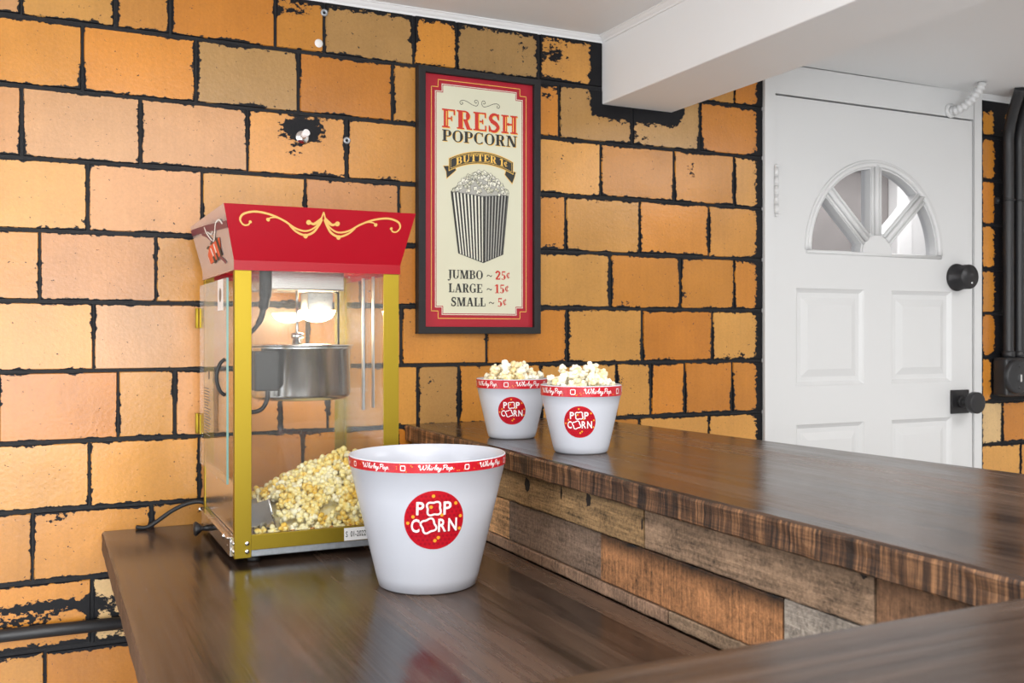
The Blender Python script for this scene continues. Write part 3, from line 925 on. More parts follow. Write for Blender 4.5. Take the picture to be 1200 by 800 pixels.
po = pk.build('plank_panel', PLANK, bar); po['label'] = 'reclaimed planks of mixed browns facing the bar'
# carcass and dark knots
cb = MB(); cb.box((0.852, 0.10, 0), (1.24, 2.294, zt - 0.0005)); cb.box((0.25, 0.12, 0), (0.79, 0.46, zt - 0.0005))
cb.build('carcass', EDGE, bar)
KNOT = simple('dark_knot', (0.018, 0.012, 0.009), 0.8)
for y, z, ry, rz in ((1.655, 1.036, .013, .016), (1.52, 1.040, .004, .012), (1.425, 1.042, .010, .013), (1.262, 1.030, .003, .010), (0.815, 1.052, .005, .005)):
    r_ = random.Random(int(y * 1000))
    p = [(0.8235, y + ry * math.cos(t * PI / 6) * r_.uniform(.6, 1.1), z + rz * math.sin(t * PI / 6) * r_.uniform(.7, 1.1)) for t in range(12)]
    kn = MB(); kn.add(p + [(q[0] + .0012, q[1], q[2]) for q in p], [tuple(range(12))] + [(i, 12 + i, 12 + (i + 1) % 12, (i + 1) % 12) for i in range(12)])
    kn.build('knot', KNOT, bar)

ctr = thing('back_counter', (0.47, 1.4, 0), 'low dark brown wood counter carrying the popcorn machine, against the tiled wall', 'counter')
slab_mesh([(0.115, 2.294), (0.115, 0.565), (0.8275, 0.565), (0.8275, 2.294)], ZC - 0.043, ZC, 0.0006, seed=4).build('worktop', [WOODY, EDGE], ctr)
cb = MB(); cb.box((0.34, 0.62, 0), (0.82, 2.29, ZC - 0.0435)); cb.build('cabinet', EDGE, ctr)

# ------------------------------------------------------------------ framed poster
PX, PZ = 1.0016, 1.32
pos = thing('framed_poster', (PX, 2.285, PZ), 'black framed poster reading fresh popcorn with red border, hanging on orange tiled wall', 'poster')
fb = MB()
W2, IW = 0.1688, 0.1500
outer, inner = (-W2, W2, 0.0, 0.6615), (-IW, IW, 0.0175, 0.646)
def rect3(r_, y): return [(PX + r_[0], y, PZ + r_[2]), (PX + r_[1], y, PZ + r_[2]), (PX + r_[1], y, PZ + r_[3]), (PX + r_[0], y, PZ + r_[3])]
seq = [rect3(outer, 2.2965), rect3(outer, 2.270), rect3(inner, 2.270), rect3(inner, 2.283)]
for q in range(3):
    fb.add(seq[q] + seq[q + 1], [(i, (i + 1) % 4, 4 + (i + 1) % 4, 4 + i) for i in range(4)])
fb.add(rect3(outer, 2.2965), [(3, 2, 1, 0)])
fb.build('frame', BLACKFR, pos, bevel=0.0012)
pr = MB()
Lr = lambda lv: (lambda x, z: (PX + x, 2.2822 - 0.00035 * lv, PZ + z))
RD, CR, BK, YL, WH, FR, GY = range(7)


def ink(polys, lv, mi):
    # neighbouring strokes overlap, so each lies a hair above the one before
    for i_, p_ in enumerate(polys):
        pr.flat([p_], Lr(lv + .07 * (i_ % 8)), mi)


pr.add(rect3((-IW - .004, IW + .004, .0135, .65), 2.2825), [(0, 1, 2, 3)], RD)
pr.add(rect3((-IW - .004, IW + .004, .0135, .65), 2.2845), [(3, 2, 1, 0)], RD)


def notched(hw, z0, z1, nx, nz):
    return [(-hw, z0 + nz), (-hw + nx, z0 + nz), (-hw + nx, z0), (hw - nx, z0), (hw - nx, z0 + nz), (hw, z0 + nz), (hw, z1 - nz), (hw - nx, z1 - nz), (hw - nx, z1), (-hw + nx, z1), (-hw + nx, z1 - nz), (-hw, z1 - nz)]


def notch_fill(hw, z0, z1, nx, nz): return [_r(-hw, z0 + nz, hw, z1 - nz), _r(-hw + nx, z0, hw - nx, z0 + nz), _r(-hw + nx, z1 - nz, hw - nx, z1)]


def lineloop(p, t):
    out = []
    for i in range(len(p)):
        (x0, y0), (x1, y1) = p[i], p[(i + 1) % len(p)]
        out.append(_r(min(x0, x1) - t / 2, min(y0, y1) - t / 2, max(x0, x1) + t / 2, max(y0, y1) + t / 2))
    return out


pr.flat(lineloop(notched(.1312, .0385, .6335, .0178, .0185), .0016), Lr(1), YL)
pr.flat(notch_fill(.1215, .0475, .624, .0178, .0185), Lr(1), WH)
pr.flat(notch_fill(.1198, .0492, .6223, .0178, .0185), Lr(2), RD)
pr.flat(notch_fill(.1180, .0512, .6203, .0178, .0185), Lr(3), CR)
for s in (-1, 1):      # scroll ornament
    p = [(s * .0045, .5835), (s * .010, .577), (s * .022, .5795), (s * .036, .586), (s * .048, .588), (s * .055, .583), (s * .052, .577), (s * .047, .580), (s * .050, .584)]
    pr.flat(stroke(smoothline(p, 6), .0014), Lr(4), BK)
    p = [(s * .0045, .5835), (s * .006, .590), (s * .012, .592), (s * .015, .587), (s * .011, .584), (s * .009, .587)]
    pr.flat(stroke(smoothline(p, 6), .0014), Lr(4), BK)
# FRESH
ink(serif('FRESH', -.1035 + .0020, .1055 + .0020, .5152 - .0018, .5620 - .0018), 4, YL)
ink(serif('FRESH', -.1035, .1055, .5152, .5620), 5, FR)
x = -.1035
for k in range(5):       # diamond studs on the stems
    cx_ = -.0905 + k * .0425
    for zz in (.5386,):
        pr.flat([[(cx_ - .0085, zz), (cx_, zz - .004), (cx_ + .0085, zz), (cx_, zz + .004)]], Lr(5.75), FR)
pr.flat([_r(a, .5205, a + .0022, .5565) for a in (-.0928, -.0478, -.0042, .0707, .0925)], Lr(6), YL)
# POPCORN
ink(serif('POPCORN', -.1030 + .0017, .1045 + .0017, .4815 - .0015, .5100 - .0015), 4, YL)
ink(serif('POPCORN', -.1030, .1045, .4815, .5100), 5, BK)
# banner
ban = lambda u, v: (.004 + .088 * u, .4605 - .0215 * u * u - .0275 * (1 - v) + .0015 * u)      # u -1..1, v 0..1
tails = [[(-.083, .420), (-.0995, .4185), (-.092, .4055), (-.0905, .389), (-.066, .4105), (-.070, .4225)], [(.091, .4185), (.1005, .4165), (.097, .404), (.0905, .3875), (.070, .4085), (.074, .4215)]]
for t in tails:
    cx_, cz_ = sum(q[0] for q in t) / 6, sum(q[1] for q in t) / 6
    pr.flat([[(cx_ + (a - cx_) * 1.10, cz_ + (b - cz_) * 1.13) for a, b in t]], Lr(4), YL)
    pr.flat([t], Lr(5), BK)
def strip(u0, u1, v0, v1, n=24): return [[ban(u0 + (u1 - u0) * i / n, v0), ban(u0 + (u1 - u0) * (i + 1) / n, v0), ban(u0 + (u1 - u0) * (i + 1) / n, v1), ban(u0 + (u1 - u0) * i / n, v1)] for i in range(n)]
pr.flat(strip(-1.02, 1.02, -.09, 1.09), Lr(6), YL)
pr.flat(strip(-1, 1, -.02, 1.02), Lr(7), BK)
pr.flat(strip(-.965, .965, .90, .94), Lr(8), YL); pr.flat(strip(-.965, .965, .06, .10), Lr(8), YL)
pr.flat(strip(-.965, -.955, .06, .94, 1) + strip(.955, .965, .06, .94, 1), Lr(8), YL)
ink([[ban(a, b) for a, b in p] for p in serif('BUTTER 1¢', -.80, .84, .17, .83)], 9, YL)
# striped popcorn box, drawn in black
bl, bm_, br_ = (-.0795, .357), (.0085, .349), (.0795, .3575)
cl, cm_, cr_ = (-.0590, .2025), (.0090, .1805), (.0640, .2035)
lerp = lambda a, b, t: (a[0] + (b[0] - a[0]) * t, a[1] + (b[1] - a[1]) * t)
pr.flat([[bl, cl, cm_, bm_], [bm_, cm_, cr_, br_]], Lr(4), GY)
pr.flat([[lerp(bl, bm_, .0), lerp(cl, cm_, .0), lerp(cl, cm_, 1), lerp(bl, bm_, 1)]], Lr(5), WH)
pr.flat([[lerp(bm_, br_, .0), lerp(cm_, cr_, .0), lerp(cm_, cr_, 1), lerp(bm_, br_, 1)]], Lr(5), GY)
for k in range(9):
    a, b = (k + .0) / 9, (k + .56) / 9
    pr.flat([[lerp(bl, bm_, a), lerp(cl, cm_, a), lerp(cl, cm_, b), lerp(bl, bm_, b)]], Lr(6), BK)
for k in range(8):
    a, b = (k + .2) / 8, (k + .82) / 8
    pr.flat([[lerp(bm_, br_, a), lerp(cm_, cr_, a), lerp(cm_, cr_, b), lerp(bm_, br_, b)]], Lr(6), BK)
pr.flat(stroke([bl, cl, cm_, cr_, br_, bm_], .0018, True) + stroke([bm_, cm_], .002), Lr(7), BK)
# drawn popcorn heap
rp = random.Random(11)
heap_top = lambda x_: .352 + .060 * max(0, 1 - (abs(x_ - .004) / .080) ** 1.7)
pr.flat([[(-.0795, .357)] + [(-.0795 + .159 * i / 16, heap_top(-.0795 + .159 * i / 16) - .004) for i in range(1, 16)] + [(.0795, .3575), (.0085, .349)]], Lr(7), GY)
for i in range(150):
    x_ = rp.uniform(-.074, .076); lo = .349 + .0 + abs(x_ - .0085) * .09
    z_ = lo + (heap_top(x_) - lo) * math.sqrt(rp.random()) * .98 + .002
    rr = rp.uniform(.0035, .0058); ph = rp.uniform(0, 6)
    blob = [(x_ + rr * (1 + .22 * math.cos(4 * a + ph)) * math.cos(a), z_ + rr * (1 + .22 * math.cos(4 * a + ph)) * math.sin(a)) for a in [2 * PI * q / 16 for q in range(16)]]
    lv = 8 + i * 0.012
    pr.flat([blob], Lr(lv), WH if rp.random() < .6 else CR)
    pr.flat(stroke(blob, .0009, True), Lr(lv + .004), BK)
    if rp.random() < .8:
        pr.flat([circ(x_ + rr * .2, z_ - rr * .3, rr * .36, 8)], Lr(lv + .006), BK if rp.random() < .45 else GY)
# price list
for txt, x0, x1, z0, z1, num, n0, n1 in (('JUMBO', -.0880, .0080, .1385, .1605, '25¢', .0430, .0862), ('LARGE', -.0855, .0070, .1040, .1262, '15¢', .0420, .0828), ('SMALL', -.0795, .0155, .0695, .0917, '5¢', .0485, .0765)):
    ink(serif(txt, x0, x1, z0, z1, .05), 4, BK)
    ink(serif(num, n0, n1, z0, z1, .05), 4, FR)
    ink(serif('~', .0180 + (.006 if txt == 'SMALL' else 0), .0345 + (.006 if txt == 'SMALL' else 0), z0, z1), 4, BK)
pr.build('print', [P_RED, P_CREAM, P_BLACK, P_YEL, P_WHITE, P_FRED, P_GREY], pos, weld=False)

# ------------------------------------------------------------------ popcorn machine
X0, X1, Y0, Y1 = 0.319, 0.6365, 1.849, 2.236
ZF = 0.905
mc = thing('popcorn_machine', (0.478, 2.04, ZC), 'red topped popcorn machine with gold posts and glass sides on the low counter', 'popcorn machine')
b = MB()
b.box((X0 + .006, Y0 + .004, ZF), (X1 - .006, Y1 - .002, 0.930))
b.build('base', GALV, mc, bevel=0.002)
for fx, fy in ((X0 + .04, Y0 + .03), (X1 - .04, Y0 + .03), (X0 + .04, Y1 - .03), (X1 - .04, Y1 - .03)):
    b = MB(); b.lathe([(0, 0), (0.011, 0), (0.012, 0.003), (0.010, 0.0118), (0, 0.0118)], (fx, fy, ZC + .0002), 18); b.build('foot', RUBBER, mc)
b = MB(); b.box((X0 + .0145, Y0 + .0145, 0.9301), (X1 - .0145, Y1 - .008, 0.9340)); b.build('pan', SHEET, mc)
ZT = 1.452
def angle_post(xc, yc, sx, sy, wx, wy, name='post'):
    b = MB(); t = 0.0025
    x_, y_ = xc, yc
    b.box((min(x_, x_ + sx * wx), min(y_, y_ + sy * t), ZF), (max(x_, x_ + sx * wx), max(y_, y_ + sy * t), ZT))
    b.box((min(x_, x_ + sx * t), min(y_ + sy * t, y_ + sy * wy), ZF), (max(x_, x_ + sx * t), max(y_ + sy * t, y_ + sy * wy), ZT))
    return b.build(name, GOLD, mc, bevel=0.0006)
pL = angle_post(X0, Y0, 1, 1, 0.0305, 0.018)
angle_post(X1, Y0, -1, 1, 0.0315, 0.018)
angle_post(X0, Y1, 1, -1, 0.022, 0.016); angle_post(X1, Y1, -1, -1, 0.024, 0.018)
for zz in (0.917, 0.932):
    b = MB(); b.lathe([(0, -0.003), (0.003, -0.0025), (0.0045, -0.001), (0.0045, 0)], (X0 + .0225, Y0, zz), 16, axis='Y'); b.build('screw', CHROME, pL)
    b = MB(); b.lathe([(0, -0.003), (0.0025, -0.0025), (0.004, -0.001), (0.004, 0)], (X0, Y0 + .010, zz), 16, axis='X'); b.build('screw', CHROME, pL)
b = MB(); b.box((X0 + .0305, Y0 + .0005, 0.9185), (X1 - .0315, Y0 + .003, 0.9465)); b.box((X0 + .0305, Y0 + .003, 0.944), (X1 - .0315, Y0 + .012, 0.9465))
rail = b.build('front_rail', GOLD, mc, bevel=0.0006)
b = MB(); b.box((.5255, Y0 - .0004, .9200), (.5790, Y0 + .0004, .9445))
vf = font2d('S  01-2022-0', .01)
b.mesh2d(fit(vf, .5285, .5765, .9270, .9380), lambda x, z: (x, Y0 - .0008, z), 1)
dl_ = b.build('date_label', [BWHT, P_BLACK], rail, weld=False)
dl_['label'] = 'white sticker with a date'
# glass
b = MB(); b.box((X0 + .004, Y0 + .0035, .9468), (X1 - .004, Y0 + .0065, ZT - .004)); b.build('front_glass', GLASS, mc)
b = MB(); b.box((X0 + .004, Y1 - .0065, .934), (X1 - .004, Y1 - .0035, ZT - .004)); b.build('back_glass', GLASS, mc)
b = MB(); b.box((X1 - .0065, Y0 + .008, .934), (X1 - .0035, Y1 - .008, ZT - .004)); b.build('right_glass', GLASS, mc)
XD = X0 - .0085
b = MB(); b.box((XD, 1.888, 1.038), (XD + .0035, 2.232, 1.425)); dg = b.build('side_glass_door', SGLASS, mc)
dg['label'] = 'hinged clear side door'
b = MB(); b.box((XD - .0002, 1.8855, 1.038), (XD + .0037, 1.888, 1.425)); b.build('door_edge', EGLASS, dg)
for zz in (1.354, 1.124):
    b = MB(); b.box((XD - .004, 2.205, zz - .021), (XD - .0005, 2.236, zz + .021)); b.tube([(XD - .004, 2.238, zz - .022), (XD - .004, 2.238, zz + .022)], .005, 12)
    b.build('hinge', GOLD, dg, bevel=0.0005)
b = MB()
hp = smoothline([(XD, 1.905, 1.272), (XD - .010, 1.903, 1.262), (XD - .016, 1.902, 1.238), (XD - .010, 1.903, 1.214), (XD, 1.905, 1.204)], 6)
b.tube(hp, .0035, 10); b.build('door_handle', RUBBER, dg)
b = MB(); rt = random.Random(3)
for k in range(17):
    zz = 1.205 - k * .0060
    l = rt.uniform(.05, .085)
    b.box((XD - .0006, 2.16 - l, zz), (XD - .0002, 2.16, zz + .0018))
b.flat([circ(2.10, 1.235, .010, 14)], lambda y, z: (XD - .0004, y, z))
PRG = simple('grey_print', (0.22, 0.17, 0.14), .6)
b.build('warning_print', PRG, dg, weld=False)
b = MB()
b.box((XD - .0006, 1.925, 1.365), (XD - .0002, 1.985, 1.425), 1); b.flat([circ(1.955, 1.395, .014, 10)], lambda y, z: (XD - .0008, y, z), 0)
b.build('paper_label', [PRG, BWHT], dg, weld=False)
# steel side skirts, drawer
b = MB(); b.box((X0 + .0015, Y0 + .018, .948), (X0 + .004, Y1 - .016, 1.046)); b.build('side_panel', SHEET, mc, bevel=0.0006)
b = MB(); b.box((X1 - .003, Y0 + .018, .934), (X1 - .0005, Y1 - .018, 1.046)); b.build('side_panel', SHEET, mc, bevel=0.0006)
b = MB(); b.box((X0 - .006, Y0 + .018, .9065), (X0 + .0055, Y1 - .010, .942)); b.box((X0 - .012, Y0 + .020, .9395), (X0 - .006, Y1 - .012, .942)); dr = b.build('drawer', SHEET, mc, bevel=0.001)
dr['label'] = 'steel crumb drawer'
b = MB(); b.lathe([(0, 0), (.007, 0), (.006, -.010), (.005, -.018), (.009, -.022), (.014, -.028), (.015, -.031), (.012, -.034), (0, -.035)], (X0 - .006, 2.09, .921), 22, axis='X'); b.build('knob', HARDW, dr)
for yy in (1.895, 2.205):
    b = MB(); b.lathe([(0, -.004), (.005, -.003), (.006, 0)], (X0 - .012, yy, .9408), 14, axis='X'); b.build('screw', CHROME, dr)
# hood
HB = [(X0 - .002, Y0 - .003), (X1 + .002, Y0 - .003), (X1 + .002, Y1 + .002), (X0 - .002, Y1 + .002)]
HT = [(0.2945, 1.8195), (0.6615, 1.8195), (0.6615, 2.2640), (0.2945, 2.2640)]
Z0h, Z1h, Z2h = 1.4375, 1.4555, 1.556
hp = lambda r_, z: [(x_, y_, z) for x_, y_ in r_]
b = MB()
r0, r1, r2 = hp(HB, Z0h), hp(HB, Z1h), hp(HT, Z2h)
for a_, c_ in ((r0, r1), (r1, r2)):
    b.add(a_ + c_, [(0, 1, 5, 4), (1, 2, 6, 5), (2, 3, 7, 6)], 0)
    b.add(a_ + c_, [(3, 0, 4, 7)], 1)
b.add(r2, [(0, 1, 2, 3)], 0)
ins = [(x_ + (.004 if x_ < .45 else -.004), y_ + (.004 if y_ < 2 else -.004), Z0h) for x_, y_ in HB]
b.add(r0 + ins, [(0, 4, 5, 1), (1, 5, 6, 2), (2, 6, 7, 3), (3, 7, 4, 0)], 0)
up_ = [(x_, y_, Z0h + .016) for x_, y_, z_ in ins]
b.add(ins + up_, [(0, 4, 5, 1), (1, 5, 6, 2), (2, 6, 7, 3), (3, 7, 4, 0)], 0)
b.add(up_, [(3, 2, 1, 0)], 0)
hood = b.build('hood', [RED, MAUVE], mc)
FN = Vector((0, -(Z2h - Z1h), -(HB[0][1] - HT[0][1]))).normalized()


def face_f(a, t, off=.0009):      # a -1..1 across the front, t 0 top .. 1 fold
    l = Vector(r2[0]).lerp(Vector(r1[0]), t); r_ = Vector(r2[1]).lerp(Vector(r1[1]), t)
    return l.lerp(r_, (a + 1) / 2) + FN * off


b = MB()
main = [(-.765, .30), (-.79, .36), (-.84, .36), (-.865, .27), (-.82, .17), (-.70, .12), (-.55, .16), (-.41, .26), (-.30, .38), (-.19, .425), (-.10, .37), (-.035, .24), (0, .06)]
sec = [(-.36, .33), (-.29, .44), (-.19, .50), (-.10, .44), (-.04, .30), (-.01, .20)]
leaf = [(-.15, .26), (-.10, .29), (-.05, .23), (-.015, .17)]
leaf2 = [(-.58, .245), (-.55, .215), (-.50, .205), (-.44, .235)]
for s in (-1, 1):
    mir = lambda p: [(-s * q[0] if s > 0 else q[0], q[1]) for q in p]
    for ln, wd, off in ((main, .030, .0009), (sec, .034, .0012), (leaf, .040, .0015), (leaf2, .020, .0015)):
        pts = smoothline(mir(ln), 7)
        # stroke in near-metric units so the width stays even
        q = [(x_ * .178, t_ * .105) for x_, t_ in pts]
        k = len(q)
        ws = [wd * .105 * (0.75 + .5 * math.sin(PI * i / (k - 1))) for i in range(k)]
        b.flat(stroke(q, ws), lambda u, v, o_=off: face_f(u / .178, v / .105, o_))
    for cx_, cz_, rr in ((-.155, .265, .0048), (-.185, .515, .0045), (-.58, .25, .0035), (-.765, .305, .0028)):
        sx_ = -s * cx_ if s > 0 else cx_
        b.flat([circ(sx_ * .178, cz_ * .105, rr, 14)], lambda u, v: face_f(u / .178, v / .105, .0018))
so = b.build('scroll_ornament', GOLDP, hood, weld=False); so['label'] = 'gold scroll printed on the red hood front'
SN = Vector((-(Z2h - Z1h), 0, -(HB[0][0] - HT[0][0]))).normalized()


def face_s(a, t, off=.0009):      # a 0 back .. 1 front, t 0 top .. 1 fold
    l = Vector(r2[3]).lerp(Vector(r1[3]), t); r_ = Vector(r2[0]).lerp(Vector(r1[0]), t)
    return l.lerp(r_, a) + SN * off


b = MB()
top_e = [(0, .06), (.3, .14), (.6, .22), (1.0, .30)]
b.flat([[(0.0, .07), (0.0, .20), (.25, .25), (.25, .12)], [(.25, .12), (.25, .25), (.5, .30), (.5, .17)], [(.5, .17), (.5, .30), (.75, .37), (.75, .24)], [(.75, .24), (.75, .37), (1, .43), (1, .30)]], lambda u, v: face_s(u, v, .0008), 0)  # maroon stripe paints the reflection of a dark tile joint
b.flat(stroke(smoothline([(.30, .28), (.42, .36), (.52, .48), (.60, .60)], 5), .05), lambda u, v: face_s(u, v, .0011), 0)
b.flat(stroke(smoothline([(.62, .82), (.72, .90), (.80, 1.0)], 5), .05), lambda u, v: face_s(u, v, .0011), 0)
b.flat(stroke(smoothline([(.42, .18), (.46, .34), (.58, .52), (.66, .40), (.74, .24), (.84, .22), (.90, .32)], 6), .028), lambda u, v: face_s(u, v, .0014), 1)  # side scroll painted white, as its gold looks washed by reflection
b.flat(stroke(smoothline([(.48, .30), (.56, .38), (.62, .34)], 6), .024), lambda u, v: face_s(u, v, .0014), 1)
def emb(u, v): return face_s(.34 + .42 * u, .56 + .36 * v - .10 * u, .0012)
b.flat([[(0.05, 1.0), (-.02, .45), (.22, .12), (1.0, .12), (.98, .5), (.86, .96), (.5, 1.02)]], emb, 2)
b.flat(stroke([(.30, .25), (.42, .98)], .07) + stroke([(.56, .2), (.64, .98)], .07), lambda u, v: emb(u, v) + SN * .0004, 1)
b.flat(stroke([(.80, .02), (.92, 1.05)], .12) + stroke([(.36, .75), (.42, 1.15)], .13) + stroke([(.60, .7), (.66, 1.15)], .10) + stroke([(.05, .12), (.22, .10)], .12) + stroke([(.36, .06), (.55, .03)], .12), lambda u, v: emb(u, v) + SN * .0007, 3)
sg = b.build('side_print_reflection', [MAROON, WPRINT, ORNG, P_BLACK], hood, weld=False); sg['label'] = 'painted maroon reflection stripe and orange-red striped print on the hood side'
# inside: motor box, lamp, kettle
b = MB(); b.box((.40, 1.97, 1.408), (.56, 2.12, 1.4535)); b.build('motor_box', SHEET, mc, bevel=0.003)
b = MB(); b.box((.508, 2.065, 1.370), (.562, 2.130, 1.408)); lh = b.build('lamp_housing', GALV, mc, bevel=0.002)
b = MB(); b.lathe([(0.040, 0.006), (0.038, 0.0), (0.031, -.010), (0.018, -.0165), (0, -.019)], (.535, 2.098, 1.3640), 28); b.build('bulb', BULB, lh)
KX, KY = .484, 2.030
b = MB()
b.lathe([(.0, 1.186), (.092, 1.186), (.099, 1.190), (.1025, 1.197), (.1025, 1.288), (.106, 1.290), (.106, 1.293), (.101, 1.2935), (.101, 1.200), (.0, 1.196)], (KX, KY, 0), 56)
ket = b.build('kettle', STEEL, mc); ket['label'] = 'round stainless kettle'
b = MB(); b.lathe([(.006, 1.296), (.104, 1.2945), (.1085, 1.2955), (.1085, 1.2975), (.006, 1.2995), (.006, 1.296)], (KX, KY, 0), 56); b.build('kettle_lid', STEEL, ket)
b = MB(); b.box((.372, 1.935, 1.208), (.420, 1.985, 1.286)); b.box((.395, 1.965, 1.215), (.430, 1.998, 1.280)); b.build('heater_box', RUBBER, ket, bevel=0.004)
b = MB()
b.tube(smoothline([(.398, 1.945, 1.220), (.397, 1.938, 1.196), (.388, 1.936, 1.176), (.372, 1.937, 1.168), (.350, 1.945, 1.170)], 6), .0045, 10); b.build('kettle_hook', RUBBER, ket)
b = MB()
b.tube([(KX - .012, KY - .02, 1.298), (KX - .012, KY - .02, 1.408)], .0032, 10)
b.lathe([(.0, 0), (.010, 0), (.010, .012), (.013, .012), (.013, .022), (.006, .024), (0, .024)], (KX - .012, KY - .02, 1.2985), 20)
b.build('agitator_shaft', CHROME, ket)
b = MB()
b.tube([(KX + .072, KY - .03, 1.293), (KX + .072, KY - .03, 1.405)], .0022, 8)
b.tube([(KX + .072, KY - .03, 1.405), (KX + .06, KY - .03, 1.409)], .0022, 8)
b.build('hanger_rod', HARDW, ket)
b = MB(); b.box((X1 - .012, 2.050, 1.155), (X1 - .0075, 2.062, 1.44)); b.box((X1 - .012, 1.975, 1.165), (X1 - .0095, 1.990, 1.44)); b.build('hanger_strip', GALV, mc, bevel=0.0006)
b = MB()
b.tube(smoothline([(.395, 1.945, 1.452), (.394, 1.943, 1.40), (.390, 1.94, 1.375), (.385, 1.938, 1.352), (.372, 1.936, 1.330), (.350, 1.94, 1.31), (.345, 1.95, 1.290)], 6), [.012] * 8 + [.010] * 6 + [.006] * 8 + [.0042] * 15, 12)
b.build('kettle_cord', RUBBER, mc)
b = MB()
b.tube(smoothline([(.335, 2.238, .935), (.315, 2.246, .950), (.285, 2.258, .945), (.255, 2.264, .931), (.228, 2.268, .912), (.205, 2.272, ZC + .0052), (.185, 2.284, ZC + .0052)], 6), .0046, 12)
b.build('power_cord', RUBBER, mc)

# scoop lying in the corner of the machine
sb = MB()
M = Matrix.Translation((.372, 1.905, .962)) @ Matrix.Rotation(math.radians(-24), 4, 'Y') @ Matrix.Rotation(math.radians(12), 4, 'Z')
def sheet(pts, t=.0016):
    p = [M @ Vector(q) for q in pts]
    n_ = (p[1] - p[0]).cross(p[2] - p[0]).normalized() * t
    k = len(p)
    sb.add(p + [q + n_ for q in p], [tuple(range(k)), tuple(range(2 * k - 1, k - 1, -1))] + [(i, (i + 1) % k, k + (i + 1) % k, k + i) for i in range(k)])
sheet([(-.022, -.014, -.012), (.022, -.014, -.020), (.030, -.014, .030), (-.022, -.014, .042)])
sheet([(-.022, .045, -.012), (.022, .045, -.020), (.030, .045, .030), (-.022, .045, .042)])
sheet([(-.022, -.014, -.012), (-.022, .045, -.012), (.022, .045, -.020), (.022, -.014, -.020)])
sb.tube([M @ Vector((.031, -.014, .030)), M @ Vector((.0225, -.014, -.020))], .0028, 10)
sc_o = sb.build('popcorn_scoop', STEEL, None, origin=(.372, 1.905, .936))
tag(sc_o, 'steel popcorn scoop leaning beside the popcorn heap inside the machine', 'scoop')

# ------------------------------------------------------------------ buckets
def cloud(cx_, cy_, r_, rot=0.0, n=40, amp=.16):
    return [(cx_ + r_ * (1 + amp * math.cos(4 * a + PI)) * math.cos(a + rot), cy_ + r_ * (1 + amp * math.cos(4 * a + PI)) * math.sin(a + rot)) for a in [2 * PI * k / n for k in range(n)]]


SCRIPT = [[(-.10, .80), (.02, .98), (.12, .80), (.02, .62), (-.06, .80)], [(.10, .92), (.14, .40), (.24, .03), (.36, .30), (.44, .95)], [(.44, .95), (.46, .35), (.58, .03), (.72, .40), (.78, .85), (.70, 1.0), (.62, .85)],
          [(.88, .0), (.98, .6), (1.06, .98), (.98, 1.0), (.92, .3), (.90, .0)], [(.91, .20), (1.02, .47), (1.10, .40), (1.10, .06), (1.20, .05)], [(1.24, .46), (1.24, .08), (1.32, .05)], [(1.25, .66), (1.28, .70)],
          [(1.38, .0), (1.40, .45)], [(1.40, .30), (1.48, .50), (1.56, .44)], [(1.62, .08), (1.70, .6), (1.74, .98), (1.66, .98), (1.64, .2), (1.72, .02)],
          [(1.80, .22), (1.96, .32), (1.90, .50), (1.80, .34), (1.84, .06), (1.98, .06)], [(2.04, .46), (2.06, .12), (2.16, .08), (2.24, .46)], [(2.24, .46), (2.20, -.10), (2.10, -.42), (2.00, -.30), (2.16, -.02), (2.32, .10)],
          [(2.46, .0), (2.54, .95)], [(2.38, .80), (2.56, 1.0), (2.80, .86), (2.76, .55), (2.52, .45)], [(2.96, .44), (2.82, .30), (2.88, .04), (3.04, .10), (3.06, .36), (2.96, .44)],
          [(3.20, .46), (3.14, -.42)], [(3.18, .20), (3.30, .48), (3.42, .34), (3.36, .06), (3.20, .06)], [(3.54, .02), (3.57, .06)]]


